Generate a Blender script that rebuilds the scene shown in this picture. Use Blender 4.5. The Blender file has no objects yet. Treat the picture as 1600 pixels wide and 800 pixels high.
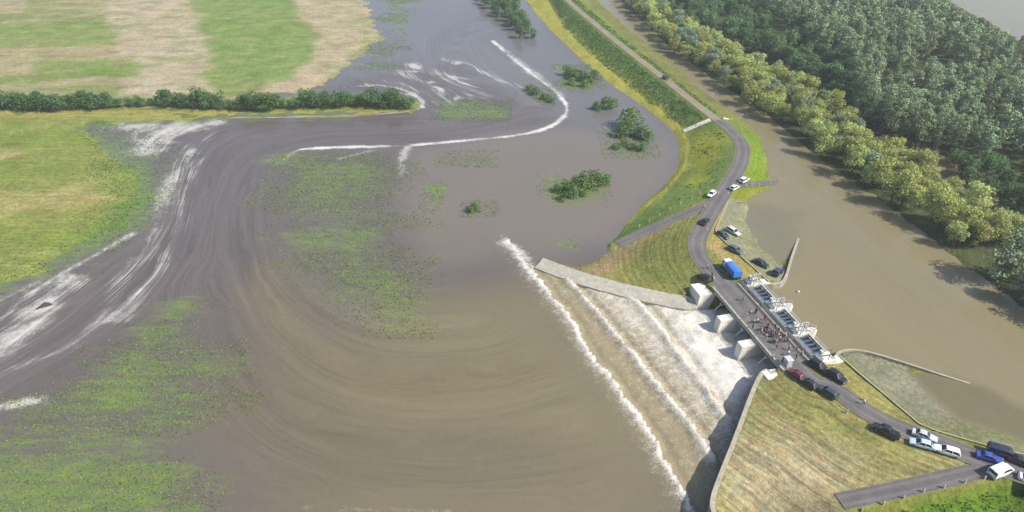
import bpy, bmesh, math, random
import numpy as np
from mathutils import Vector, Matrix, Euler

R = math.radians
rng = np.random.default_rng(7)
random.seed(7)
scene = bpy.context.scene

# ------------------------------------------------------------------ camera, sky, sun, exposure
CAM_H = 110.0
PITCH = math.atan(700.0 / (1600 * 24 / 36))
cam_d = bpy.data.cameras.new('camera')
cam_d.lens = 24; cam_d.sensor_width = 36; cam_d.clip_start = 1; cam_d.clip_end = 20000
cam = bpy.data.objects.new('camera', cam_d)
scene.collection.objects.link(cam)
cam.location = (0, 0, CAM_H); cam.rotation_euler = (math.pi / 2 - PITCH, 0, 0)
scene.camera = cam

SUN_EL = R(44); SUN_AZ = math.atan2(0.92, -0.40)          # azimuth clockwise from +Y
world = bpy.data.worlds.new('World'); scene.world = world; world.use_nodes = True
wn = world.node_tree; wn.nodes.clear()
w_out = wn.nodes.new('ShaderNodeOutputWorld'); w_bg = wn.nodes.new('ShaderNodeBackground')
w_sky = wn.nodes.new('ShaderNodeTexSky'); w_sky.sky_type = 'NISHITA'; w_sky.sun_disc = False
w_sky.sun_elevation = SUN_EL; w_sky.sun_rotation = SUN_AZ
w_sky.air_density = 1.0; w_sky.dust_density = 2.0; w_sky.ozone_density = 1.0
w_bg.inputs['Strength'].default_value = 0.12
wn.links.new(w_sky.outputs[0], w_bg.inputs[0]); wn.links.new(w_bg.outputs[0], w_out.inputs[0])
sun_d = bpy.data.lights.new('sun', 'SUN'); sun_d.energy = 4.6; sun_d.angle = R(0.6); sun_d.color = (1.0, 0.95, 0.86)
sun = bpy.data.objects.new('sun', sun_d); scene.collection.objects.link(sun)
sdir = Vector((math.cos(SUN_EL) * math.sin(SUN_AZ), math.cos(SUN_EL) * math.cos(SUN_AZ), math.sin(SUN_EL)))
sun.rotation_euler = (-sdir).to_track_quat('-Z', 'Y').to_euler()
sun.location = (120, -60, 200)
scene.view_settings.view_transform = 'Standard'; scene.view_settings.look = 'None'
scene.view_settings.exposure = 0.56; scene.view_settings.gamma = 1
scene.view_settings.use_curve_mapping = False
LUM = 1.75                                                  # how bright a flat white card renders here

# ------------------------------------------------------------------ survey helpers
FPX = 1600 * 24 / 36
def P(x, y, z=0.0):
    """world point at height z that was surveyed at photo position (x, y)"""
    u = (x - 800) / FPX; v = (y - 400) / FPX
    dy = math.cos(PITCH) - v * math.sin(PITCH); dz = -math.sin(PITCH) - v * math.cos(PITCH)
    t = (z - CAM_H) / dz
    return np.array((u * t, dy * t, z))
def PL(pts, z=0.0):
    return np.array([P(p[0], p[1], p[2] if len(p) > 2 else z) for p in pts])
# sluice frame: a along the deck, b upstream
O_S = np.array((52.2, 142.0)); A_S = np.array((0.247, -0.969)); B_S = np.array((0.969, 0.247))
def S(a, b, z=0.0):
    q = O_S + A_S * a + B_S * b
    return np.array((q[0], q[1], z))
def lin(r, g, b, k=None):
    k = LUM if k is None else k
    out = []
    for c in (r, g, b):
        c /= 255.0
        c = c / 12.92 if c <= 0.04045 else ((c + 0.055) / 1.055) ** 2.4
        out.append(c / k)
    return np.array(out)

def resample(pl, step):
    pl = np.asarray(pl, float)
    d = np.r_[0, np.cumsum(np.linalg.norm(np.diff(pl[:, :2], axis=0), axis=1))]
    n = max(2, int(d[-1] / step) + 1)
    t = np.linspace(0, d[-1], n)
    return np.stack([np.interp(t, d, pl[:, k]) for k in range(pl.shape[1])], 1)
def smooth(pl, it=3):
    pl = np.asarray(pl, float)
    for _ in range(it):                                      # Chaikin
        q = [pl[0]]
        for i in range(len(pl) - 1):
            q += [pl[i] * .75 + pl[i + 1] * .25, pl[i] * .25 + pl[i + 1] * .75]
        q.append(pl[-1]); pl = np.array(q)
    return pl
def dist_pl(X, Y, pl, want_z=False):
    best = np.full(X.shape, 1e18); bz = np.zeros(X.shape)
    for i in range(len(pl) - 1):
        ax, ay = pl[i][0], pl[i][1]; bx_, by_ = pl[i + 1][0], pl[i + 1][1]
        vx, vy = bx_ - ax, by_ - ay
        L = vx * vx + vy * vy + 1e-12
        t = np.clip(((X - ax) * vx + (Y - ay) * vy) / L, 0, 1)
        d = (X - ax - t * vx) ** 2 + (Y - ay - t * vy) ** 2
        m = d < best
        best = np.where(m, d, best)
        if want_z: bz = np.where(m, pl[i][2] + t * (pl[i + 1][2] - pl[i][2]), bz)
    best = np.sqrt(best)
    return (best, bz) if want_z else best
def inside(X, Y, pg):
    c = np.zeros(X.shape, bool); n = len(pg)
    for i in range(n):
        x1, y1 = pg[i][0], pg[i][1]; x2, y2 = pg[(i + 1) % n][0], pg[(i + 1) % n][1]
        if y1 == y2: continue
        c ^= ((y1 > Y) != (y2 > Y)) & (X < (x2 - x1) * (Y - y1) / (y2 - y1) + x1)
    return c
def sdist(X, Y, pg):
    pg = np.asarray(pg)
    d = dist_pl(X, Y, np.vstack([pg, pg[:1]]))
    return np.where(inside(X, Y, pg), d, -d)
def sstep(e0, e1, x):
    t = np.clip((x - e0) / (e1 - e0), 0, 1)
    return t * t * (3 - 2 * t)
def vnoise(X, Y, s, seed=0):
    X = X * s + seed * 17.13; Y = Y * s - seed * 9.7
    i = np.floor(X).astype(np.int64); j = np.floor(Y).astype(np.int64)
    fx = X - i; fy = Y - j; fx = fx * fx * (3 - 2 * fx); fy = fy * fy * (3 - 2 * fy)
    def h(a, b):
        n = (a * 374761393 + b * 668265263 + seed * 1442695) & 0xffffffff
        n = ((n ^ (n >> 13)) * 1274126177) & 0xffffffff
        return ((n ^ (n >> 16)) & 0xffff) / 65535.0
    return (h(i, j) * (1 - fx) + h(i + 1, j) * fx) * (1 - fy) + (h(i, j + 1) * (1 - fx) + h(i + 1, j + 1) * fx) * fy
def fbm(X, Y, s, seed=0, o=4):
    v = 0; a = .5; t = 0
    for k in range(o):
        v = v + a * vnoise(X, Y, s * 2 ** k, seed + k); t += a; a *= .5
    return v / t

# ------------------------------------------------------------------ objects helpers
COL = scene.collection
def tag(o, label=None, cat=None, group=None, kind=None):
    if label: o['label'] = label
    if cat: o['category'] = cat
    if group: o['group'] = group
    if kind: o['kind'] = kind
    return o
def empty(name, loc=(0, 0, 0), rz=0.0):
    o = bpy.data.objects.new(name, None); COL.objects.link(o)
    o.empty_display_size = .5; o.location = [float(c) for c in loc]; o.rotation_euler = (0, 0, rz)
    return o
def link(name, me, parent=None):
    o = bpy.data.objects.new(name, me); COL.objects.link(o)
    if parent: o.parent = parent
    return o
class MB:
    def __init__(s): s.v = []; s.f = []; s.m = []
    def add(s, verts, faces, mi=0):
        k = len(s.v); s.v += [tuple(map(float, p)) for p in verts]
        s.f += [tuple(i + k for i in f) for f in faces]; s.m += [mi] * len(faces)
        return s
    def box(s, c, d, ax=None, mi=0):
        """centre, full sizes, axes (3 unit vectors)"""
        ax = ax or (Vector((1, 0, 0)), Vector((0, 1, 0)), Vector((0, 0, 1)))
        c = Vector(c); vs = []
        for sx in (-.5, .5):
            for sy in (-.5, .5):
                for sz in (-.5, .5):
                    vs.append(c + ax[0] * (sx * d[0]) + ax[1] * (sy * d[1]) + ax[2] * (sz * d[2]))
        return s.add(vs, [(0, 1, 3, 2), (4, 6, 7, 5), (0, 4, 5, 1), (2, 3, 7, 6), (0, 2, 6, 4), (1, 5, 7, 3)], mi)
    def bar(s, p, q, w, h=None, mi=0):
        p = Vector(p); q = Vector(q); x = (q - p); L = x.length; x = x / L
        up = Vector((0, 0, 1)) if abs(x.z) < .9 else Vector((1, 0, 0))
        y = up.cross(x).normalized(); z = x.cross(y)
        return s.box((p + q) / 2, (L, w, h or w), (x, y, z), mi)
    def prism(s, poly, z0, z1, mi=0):
        """poly: list of (x,y); z0/z1 number or list"""
        n = len(poly)
        za = z0 if hasattr(z0, '__len__') else [z0] * n; zb = z1 if hasattr(z1, '__len__') else [z1] * n
        vs = [(poly[i][0], poly[i][1], za[i]) for i in range(n)] + [(poly[i][0], poly[i][1], zb[i]) for i in range(n)]
        fs = [tuple(range(n))[::-1], tuple(range(n, 2 * n))] + [(i, (i + 1) % n, n + (i + 1) % n, n + i) for i in range(n)]
        return s.add(vs, fs, mi)
    def loft(s, rings, mi=0, caps=True):
        n = len(rings[0]); vs = [p for r in rings for p in r]; fs = []
        for k in range(len(rings) - 1):
            for i in range(n):
                j = (i + 1) % n
                fs.append((k * n + i, k * n + j, (k + 1) * n + j, (k + 1) * n + i))
        if caps: fs += [tuple(range(n))[::-1], tuple((len(rings) - 1) * n + i for i in range(n))]
        return s.add(vs, fs, mi)
    def tube(s, pts, rad, n=6, mi=0):
        rings = []
        for k, p in enumerate(pts):
            p = Vector(p); a = Vector(pts[max(0, k - 1)]); b = Vector(pts[min(len(pts) - 1, k + 1)])
            x = (b - a).normalized(); up = Vector((0, 0, 1)) if abs(x.z) < .9 else Vector((1, 0, 0))
            y = up.cross(x).normalized(); z = x.cross(y)
            r = rad[k] if hasattr(rad, '__len__') else rad
            rings.append([p + (y * math.cos(t) + z * math.sin(t)) * r for t in [2 * math.pi * i / n for i in range(n)]])
        return s.loft(rings, mi)
    def mesh(s, name, mats, smooth=False, bevel=0, fix=True):
        me = bpy.data.meshes.new(name); me.from_pydata(s.v, [], s.f)
        for m in (mats if isinstance(mats, (list, tuple)) else [mats]): me.materials.append(m)
        me.polygons.foreach_set('material_index', s.m)
        if fix:
            bm = bmesh.new(); bm.from_mesh(me)
            bmesh.ops.recalc_face_normals(bm, faces=bm.faces[:])
            if bevel:
                bmesh.ops.bevel(bm, geom=bm.edges[:], offset=bevel, segments=1, affect='EDGES', clamp_overlap=True)
            bm.to_mesh(me); bm.free()
        if smooth: me.polygons.foreach_set('use_smooth', [True] * len(me.polygons))
        me.update()
        return me
    def build(s, name, mats, parent=None, **k):
        return link(name, s.mesh(name, mats, **k), parent)
def np_mesh(name, V, F, mat, attrs=None, smooth=False):
    """V (n,3), F (m,3|4) numpy arrays -> mesh"""
    V = np.asarray(V, np.float32); F = np.asarray(F, np.int32); k = F.shape[1]
    me = bpy.data.meshes.new(name)
    me.vertices.add(len(V)); me.vertices.foreach_set('co', V.ravel())
    me.loops.add(F.size); me.loops.foreach_set('vertex_index', F.ravel())
    me.polygons.add(len(F)); me.polygons.foreach_set('loop_start', np.arange(0, F.size, k, dtype=np.int32))
    me.polygons.foreach_set('use_smooth', np.full(len(F), smooth, bool))
    me.materials.append(mat)
    for nm, (ty, dat) in (attrs or {}).items():
        at = me.attributes.new(nm, ty, 'POINT')
        at.data.foreach_set('color' if ty == 'FLOAT_COLOR' else 'value', np.asarray(dat, np.float32).ravel())
    me.update(calc_edges=True); me.validate()
    return me

# ------------------------------------------------------------------ materials
class NT:
    def __init__(s, name):
        s.mat = bpy.data.materials.new(name); s.mat.use_nodes = True; s.t = s.mat.node_tree; s.t.nodes.clear()
        s.out = s.n('ShaderNodeOutputMaterial'); s.b = s.n('ShaderNodeBsdfPrincipled')
        s.l(s.b.outputs[0], s.out.inputs[0])
    def n(s, ty, **k):
        q = s.t.nodes.new(ty)
        for a, v in k.items(): setattr(q, a, v)
        return q
    def l(s, a, b): s.t.links.new(a, b)
    def put(s, sock, v):
        if isinstance(v, bpy.types.NodeSocket): s.l(v, sock)
        elif v is not None:
            if hasattr(v, '__len__') and sock.type == 'RGBA' and len(v) == 3: v = (*v, 1)
            sock.default_value = v
    def attr(s, nm, vec=False):
        q = s.n('ShaderNodeAttribute', attribute_name=nm)
        return q.outputs['Color'] if vec else q.outputs['Fac']
    def math(s, op, a, b=None, c=None, clamp=False):
        q = s.n('ShaderNodeMath', operation=op, use_clamp=clamp)
        for i, v in enumerate((a, b, c)): s.put(q.inputs[i], v)
        return q.outputs[0]
    def mix(s, f, a, b, mode='MIX'):
        q = s.n('ShaderNodeMix', data_type='RGBA', blend_type=mode)
        s.put(q.inputs[0], f); s.put(q.inputs[6], a); s.put(q.inputs[7], b)
        return q.outputs[2]
    def noise(s, vec, scale=1.0, detail=4.0, rough=.55, dist=0.0):
        q = s.n('ShaderNodeTexNoise'); s.put(q.inputs['Vector'], vec)
        q.inputs['Scale'].default_value = scale; q.inputs['Detail'].default_value = detail
        q.inputs['Roughness'].default_value = rough; q.inputs['Distortion'].default_value = dist
        return q.outputs['Fac']
    def pos(s): return s.n('ShaderNodeNewGeometry').outputs['Position']
    def scale(s, vec, k):
        q = s.n('ShaderNodeVectorMath', operation='MULTIPLY'); s.put(q.inputs[0], vec); q.inputs[1].default_value = k
        return q.outputs[0]
    def sep(s, vec):
        q = s.n('ShaderNodeSeparateXYZ'); s.put(q.inputs[0], vec); return q.outputs
    def comb(s, x, y, z=0.0):
        q = s.n('ShaderNodeCombineXYZ')
        for i, v in enumerate((x, y, z)): s.put(q.inputs[i], v)
        return q.outputs[0]
    def ramp(s, f, lo, hi, a=0.0, b=1.0):
        q = s.n('ShaderNodeMapRange', interpolation_type='SMOOTHSTEP')
        s.put(q.inputs[0], f); s.put(q.inputs[1], lo); s.put(q.inputs[2], hi); s.put(q.inputs[3], a); s.put(q.inputs[4], b)
        return q.outputs[0]
    def bump(s, h, strength=.5, dist=.1):
        q = s.n('ShaderNodeBump'); q.inputs['Strength'].default_value = strength; q.inputs['Distance'].default_value = dist
        s.put(q.inputs['Height'], h); s.l(q.outputs[0], s.b.inputs['Normal'])
    def done(s, col=None, rough=.8, spec=.3, metal=0.0):
        s.put(s.b.inputs['Base Color'], col); s.put(s.b.inputs['Roughness'], rough)
        s.put(s.b.inputs['Specular IOR Level'], spec); s.put(s.b.inputs['Metallic'], metal)
        return s.mat
def plain(name, rgb, rough=.6, spec=.4, metal=0.0, var=.12, scale=1.5):
    """one colour with dirt and wear"""
    t = NT(name); co = t.n('ShaderNodeTexCoord').outputs['Object']
    n = t.noise(co, scale, 5, .65)
    f = t.ramp(n, .25, .75, 1 - var, 1 + var)
    g = t.n('ShaderNodeVectorMath', operation='SCALE'); g.inputs[0].default_value = tuple(rgb); t.put(g.inputs['Scale'], f)
    return t.done(g.outputs[0], rough, spec, metal)

def mat_land():
    t = NT('land'); p = t.pos(); x, y, z = t.sep(p)
    col = t.attr('col', True); rowc = t.attr('rowc'); ra = t.attr('rowamt')
    big = t.ramp(t.noise(p, .09, 4, .6), .3, .7, .86, 1.14)
    fine = t.ramp(t.noise(p, .9, 5, .72), .25, .75, .68, 1.32)
    along = t.math('MULTIPLY', t.math('ADD', x, t.math('MULTIPLY', y, -.4)), .06)
    rows = t.noise(t.comb(t.math('MULTIPLY', rowc, 1.1), along), 1.0, 4, .7)
    rf = t.ramp(rows, .3, .7, .66, 1.34)
    rf = t.math('ADD', t.math('MULTIPLY', t.math('SUBTRACT', rf, 1.0), ra), 1.0)
    f = t.math('MULTIPLY', t.math('MULTIPLY', big, fine), rf)
    hue = t.noise(p, .35, 4, .7)
    hs = t.mix(t.ramp(hue, .35, .7), (1.07, 1.0, .90), (.92, 1.02, .97))
    c = t.mix(1.0, col, hs, 'MULTIPLY')
    g = t.n('ShaderNodeVectorMath', operation='SCALE'); t.put(g.inputs[0], c); t.put(g.inputs['Scale'], f)
    t.bump(t.math('ADD', t.noise(p, 1.3, 6, .75), t.math('MULTIPLY', t.math('MULTIPLY', rows, ra), .6)), .9, .5)
    return t.done(g.outputs[0], .95, .1)
def mat_water():
    t = NT('muddy_water'); p = t.pos(); x, y, z = t.sep(p)
    col = t.attr('col', True); foam = t.attr('foam'); psi = t.attr('psi'); st = t.attr('streak')
    sx = t.math('MULTIPLY', x, .018); sy = t.math('MULTIPLY', y, .018)
    streak = t.noise(t.comb(t.math('MULTIPLY', psi, .55), sx, sy), 1.0, 6, .72)
    wide = t.noise(t.comb(t.math('MULTIPLY', psi, .09), t.math('MULTIPLY', sx, .6), t.math('MULTIPLY', sy, .6)), 1.0, 3, .6)
    iso = t.noise(p, .55, 7, .78)
    iso2 = t.noise(t.scale(p, (1.0, 1.6, .4)), 2.6, 5, .8)
    grain = t.math('ADD', t.math('MULTIPLY', iso, .42), t.math('MULTIPLY', iso2, .58))
    thin = t.noise(t.comb(t.math('MULTIPLY', psi, 1.7), t.math('MULTIPLY', sx, 3.0), t.math('MULTIPLY', sy, 3.0)), 1.0, 5, .75)
    sfine = t.math('ADD', t.math('MULTIPLY', streak, .42), t.math('ADD', t.math('MULTIPLY', thin, .40), t.math('MULTIPLY', iso2, .18)))
    nmix = t.math('ADD', t.math('MULTIPLY', sfine, st), t.math('MULTIPLY', grain, t.math('SUBTRACT', 1.0, st)))
    f = t.ramp(t.math('ADD', foam, t.math('MULTIPLY', t.math('SUBTRACT', nmix, .5), 2.8)), .34, .98)
    f = t.math('MULTIPLY', f, t.ramp(foam, .02, .18))
    silt = t.math('ADD', t.math('MULTIPLY', t.math('SUBTRACT', t.ramp(streak, .3, .7), .5), t.math('MULTIPLY', st, .24)),
                  t.math('MULTIPLY', t.math('SUBTRACT', t.ramp(wide, .32, .68), .5), t.math('ADD', .05, t.math('MULTIPLY', st, .15))))
    silt = t.math('ADD', silt, t.math('MULTIPLY', t.math('SUBTRACT', t.ramp(thin, .3, .7), .5), t.math('MULTIPLY', st, .26)))
    silt = t.math('ADD', silt, t.math('MULTIPLY', t.math('SUBTRACT', t.ramp(grain, .35, .65), .5), t.math('ADD', .10, t.math('MULTIPLY', st, .12))))
    g = t.n('ShaderNodeVectorMath', operation='SCALE'); t.put(g.inputs[0], col); t.put(g.inputs['Scale'], t.math('ADD', silt, 1.0))
    weed = t.attr('weed')
    wn_ = t.math('ADD', t.math('MULTIPLY', t.noise(t.scale(p, (1.0, 2.2, 1)), 1.5, 4, .75), .55), t.math('MULTIPLY', t.noise(t.scale(p, (.12, .5, 1)), 1.0, 5, .7), .45))
    wf = t.ramp(t.math('ADD', weed, t.math('MULTIPLY', t.math('SUBTRACT', wn_, .5), 3.2)), .46, 1.0)
    wf = t.math('MULTIPLY', t.math('MULTIPLY', wf, t.ramp(weed, .02, .35)), .66)
    wc = t.mix(t.ramp(t.noise(t.scale(p, (.25, .6, 1)), .8, 4, .7), .35, .65), tuple(lin(114, 152, 74)), tuple(lin(150, 170, 74)))
    c0 = t.mix(wf, g.outputs[0], wc)
    f = t.math('MULTIPLY', f, t.math('SUBTRACT', 1.0, t.math('MULTIPLY', wf, .4)))
    c = t.mix(t.math('MULTIPLY', f, .88), c0, tuple(lin(240, 237, 230, 1.4)))
    rough = t.math('ADD', .15, t.math('MULTIPLY', f, .5))
    h = t.math('ADD', t.math('MULTIPLY', t.noise(p, .8, 5, .65), t.math('ADD', .35, foam)), t.math('MULTIPLY', streak, t.math('MULTIPLY', st, .5)))
    t.bump(h, .35, .35)
    t.b.inputs['IOR'].default_value = 1.33
    return t.done(c, rough, .5)
def mat_leaf(name, rgb, var=.35, trans=.3, rnd=.25):
    t = NT(name); a = t.attr('var')
    oi = t.n('ShaderNodeObjectInfo').outputs['Random']
    f = t.math('ADD', t.math('MULTIPLY', t.math('SUBTRACT', a, .5), 2 * var), 1.0)
    f = t.math('MULTIPLY', f, t.math('ADD', 1 - rnd / 2, t.math('MULTIPLY', oi, rnd)))
    g = t.n('ShaderNodeVectorMath', operation='SCALE'); g.inputs[0].default_value = tuple(rgb); t.put(g.inputs['Scale'], f)
    hs = t.mix(oi, (1.05, 1.0, .88), (.92, 1.0, 1.06))
    c = t.mix(1.0, g.outputs[0], hs, 'MULTIPLY')
    t.done(c, .7, .25)
    tr = t.n('ShaderNodeBsdfTranslucent'); t.l(c, tr.inputs[0])
    mx = t.n('ShaderNodeMixShader'); mx.inputs[0].default_value = trans
    t.l(t.b.outputs[0], mx.inputs[1]); t.l(tr.outputs[0], mx.inputs[2]); t.l(mx.outputs[0], t.out.inputs[0])
    return t.mat
def mat_road(name, rgb, tracks=.12):
    t = NT(name); p = t.pos(); w = t.attr('across'); 
    n = t.noise(p, 2.2, 6, .7); b = t.noise(p, .18, 4, .6)
    tr = t.math('ABSOLUTE', t.math('SUBTRACT', t.math('ABSOLUTE', w), .48))
    f = t.math('MULTIPLY', t.ramp(n, .25, .75, .84, 1.16), t.ramp(b, .3, .7, .88, 1.12))
    f = t.math('MULTIPLY', f, t.ramp(tr, .05, .3, 1 + tracks, 1 - tracks))
    edge = t.ramp(t.math('ADD', t.math('ABSOLUTE', w), t.math('MULTIPLY', t.math('SUBTRACT', n, .5), .5)), .86, 1.0)
    g = t.n('ShaderNodeVectorMath', operation='SCALE'); g.inputs[0].default_value = tuple(rgb); t.put(g.inputs['Scale'], f)
    c = t.mix(edge, g.outputs[0], tuple(lin(160, 150, 110)))
    t.bump(n, .3, .05)
    return t.done(c, .9, .2)
def mat_concrete(name, rgb):
    t = NT(name); p = t.pos()
    n = t.noise(p, .6, 6, .7); s_ = t.noise(t.scale(p, (1.5, 1.5, .3)), 1.0, 4, .65); fn = t.noise(p, 5, 4, .7)
    f = t.math('MULTIPLY', t.ramp(n, .25, .75, .8, 1.15), t.ramp(s_, .3, .7, .85, 1.1))
    f = t.math('MULTIPLY', f, t.ramp(fn, .3, .7, .93, 1.07))
    g = t.n('ShaderNodeVectorMath', operation='SCALE'); g.inputs[0].default_value = tuple(rgb); t.put(g.inputs['Scale'], f)
    t.bump(fn, .2, .03)
    return t.done(g.outputs[0], .85, .25)
def mat_paint(name, rgb):
    t = NT(name); p = t.n('ShaderNodeTexCoord').outputs['Object']
    d = t.ramp(t.noise(p, 1.6, 5, .7), .45, .75, 0, .22)
    c = t.mix(d, tuple(rgb), (.12, .10, .07))
    t.b.inputs['Coat Weight'].default_value = .5; t.b.inputs['Coat Roughness'].default_value = .08
    return t.done(c, t.math('ADD', .32, d), .5)

M = {}
M['land'] = mat_land(); M['water'] = mat_water()
M['asphalt'] = mat_road('asphalt', lin(128, 124, 124)); M['gravel'] = mat_road('gravel', lin(166, 152, 132), .08)
M['concrete'] = mat_concrete('concrete', lin(200, 192, 172)); M['pale_concrete'] = mat_concrete('pale_concrete', lin(240, 236, 222, 1.35))
M['grey_concrete'] = mat_concrete('grey_concrete', lin(208, 203, 186))
M['steel'] = plain('painted_steel', lin(120, 140, 155), .5, .4, .3); M['dark_steel'] = plain('dark_steel', lin(74, 84, 92), .55, .4, .3)
M['white_steel'] = plain('white_steel', lin(226, 228, 228), .45, .4); M['galv'] = plain('galvanised_steel', lin(178, 184, 186), .45, .5, .4)
M['pit'] = plain('pit_floor', lin(58, 72, 86), .6, .3)
M['post'] = plain('post_paint', lin(226, 222, 205), .6, .3)
M['bark'] = plain('bark', (.07, .055, .04), .9, .1, var=.3, scale=3)
M['glass'] = plain('car_glass', (.012, .015, .02), .08, .6, var=.05)
M['tyre'] = plain('tyre_rubber', (.012, .012, .012), .85, .2); M['rim'] = plain('wheel_rim', (.35, .36, .37), .35, .5, .7)
M['lamp_white'] = plain('headlamp', (.6, .62, .64), .15, .6); M['lamp_red'] = plain('tail_lamp', (.25, .01, .01), .2, .6)
M['black_trim'] = plain('black_trim', (.015, .015, .016), .6, .3)

# ------------------------------------------------------------------ survey lines
CREST = 6.0
Z_RIVER = 4.0
ROAD_UP = smooth(PL([(850, -40), (885, 0), (940, 46), (1000, 94), (1042, 126), (1080, 157), (1121, 188)], CREST))
ROAD_MID = smooth(PL([(1121, 188), (1148, 208), (1162, 229), (1158, 256), (1141, 284), (1118, 320), (1097, 356), (1087, 381), (1094, 403)], CREST), 3)
mid_end = S(-9, 3.6, CREST)
ROAD_MID = np.vstack([ROAD_MID, smooth(np.array([P(1094, 403, CREST), mid_end, S(-1.6, 4, CREST)]), 2)])
ROAD_RIGHT = smooth(np.vstack([[S(30.6, 4.2, CREST), S(36, 4.0, CREST)], PL([(1300, 603), (1350, 642), (1405, 670), (1470, 692), (1540, 722), (1610, 746), (1700, 776)], CREST)]), 3)
RAMP_L = smooth(PL([(1112, 318, 6.0), (1090, 327, 5.8), (1050, 343, 4.6), (1010, 361, 2.8), (965, 382, .9)]), 2)
RAMP_R = smooth(PL([(1142, 291, 6.0), (1165, 289, 5.7), (1190, 287, 4.7), (1218, 283, 3.6)]), 2)
RAMP_B = smooth(PL([(1560, 730, 6.0), (1520, 738, 5.9), (1470, 750, 5.6), (1400, 766, 5.0), (1312, 784, 4.3)]), 2)
ROADS = [(ROAD_UP, 1.9), (ROAD_MID, 2.7), (ROAD_RIGHT, 2.5), (RAMP_L, 1.9), (RAMP_R, 1.7), (RAMP_B, 1.9)]

TOE_L = PL([(770, -60), (800, -22), (818, 8), (852, 48), (902, 97), (952, 139), (1004, 171), (1044, 202), (1057, 228), (1054, 262), (1034, 290), (1003, 316), (972, 345), (955, 378), (935, 396), (908, 411)], 0)
WALL_L = PL([(905, 423, 2.2), (838, 404, 1.0)])             # outer half of the left wing wall, set again below
LW = [S(-2.6, -4.8, 3.4), P(1082, 472, 2.9), P(1040, 465, 2.5), P(980, 452, 2.1), P(900, 430, 1.7), P(842, 408, 1.2)]
LW = smooth(np.array(LW), 2)
RW = [S(29.8, -.6, 5.3), S(30.0, -3, 5.3)] + [P(1196, 574, 5.2), P(1180, 600, 5.1), P(1150, 683, 4.9), P(1127, 740, 4.8), P(1113, 778, 4.7), P(1113, 795, 4.6), P(1122, 815, 4.5)]
RW = smooth(np.array(RW), 2)
# channel and flood water side of the walls
POLY_FLOOD = np.vstack([[P(-1200, -60)], TOE_L, [P(880, 417)], LW[::-1], [S(0, 0), S(0, 16), S(29, 16), S(29, 0)], RW, [np.array((40., 5., 0)), np.array((-500., 5., 0)), P(-2500, 300)]])
# river side
WL1 = PL([(905, -35), (934, 0), (978, 40), (1042, 93), (1096, 140), (1150, 178), (1188, 212), (1201, 245), (1203, 272), (1216, 284), (1196, 297), (1168, 312), (1169, 326), (1167, 350), (1193, 386), (1230, 424)], Z_RIVER)
UWL = np.array([S(0, 12.5, 5.6), S(-.6, 14.4, 5.6)] + [P(1219, 444, 5.6), P(1229, 432, 5.5), P(1236, 405, 5.0), P(1250, 366, 3.8)])
UWL = smooth(UWL, 2)
UWR = np.array([S(29.2, 12, 5.6), S(29.8, 14, 5.6)] + [P(1310, 547, 5.6), P(1345, 545, 5.5), P(1420, 568, 4.8), P(1480, 588, 4.3), P(1540, 606, 3.8)])
UWR = smooth(UWR, 2)
WL2 = PL([(1413, 572), (1440, 603), (1470, 633), (1510, 658), (1560, 676), (1620, 698), (1720, 740), (1900, 830)], Z_RIVER)
BANK_F = PL([(930, -50), (962, -8), (1005, 38), (1060, 84), (1120, 128), (1195, 178), (1290, 256), (1400, 332), (1500, 412), (1600, 482), (1720, 570), (1950, 720)], Z_RIVER)
POLY_RIVER = np.vstack([WL1, [P(1237, 430, 4)], [S(-.5, 16, 4), S(0, 10, 4), S(29, 10, 4), S(30, 15, 4)], [P(1345, 548, 4)], WL2, [P(2300, 830, 4)], BANK_F[::-1]])
POLY_BACKWATER = PL([(1418, 222), (1462, 232), (1496, 262), (1545, 300), (1610, 335), (1640, 372), (1590, 372), (1530, 335), (1480, 288), (1440, 258)], Z_RIVER)
POLY_FARRIVER = PL([(1440, -25), (1480, 0), (1545, 36), (1605, 72), (1700, 118), (2200, 118), (2200, -75), (1380, -75)], Z_RIVER)

KERB1 = PL([(1167, 318), (1138, 314), (1116, 363), (1147, 391), (1202, 441)], 5.75)
KERB2 = PL([(1311, 556), (1352, 592), (1400, 632), (1441, 667), (1500, 685), (1562, 702), (1605, 712)], 5.7)

# ------------------------------------------------------------------ height field
xs = np.concatenate([np.arange(-470, -12, 1.25), np.arange(-12, 112, .62), np.arange(112, 471, 1.35)])
ys = [20.0]
while ys[-1] < 610: ys.append(ys[-1] + (1.6 if ys[-1] < 64 else .62 if ys[-1] < 215 else min(1.7, .62 + (ys[-1] - 215) * .006)))
ys = np.array(ys)
X, Y = np.meshgrid(xs, ys)                                   # rows follow y
NY, NX = X.shape
n_lo = fbm(X, Y, .05, 3); n_mid = fbm(X, Y, .16, 5)

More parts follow.
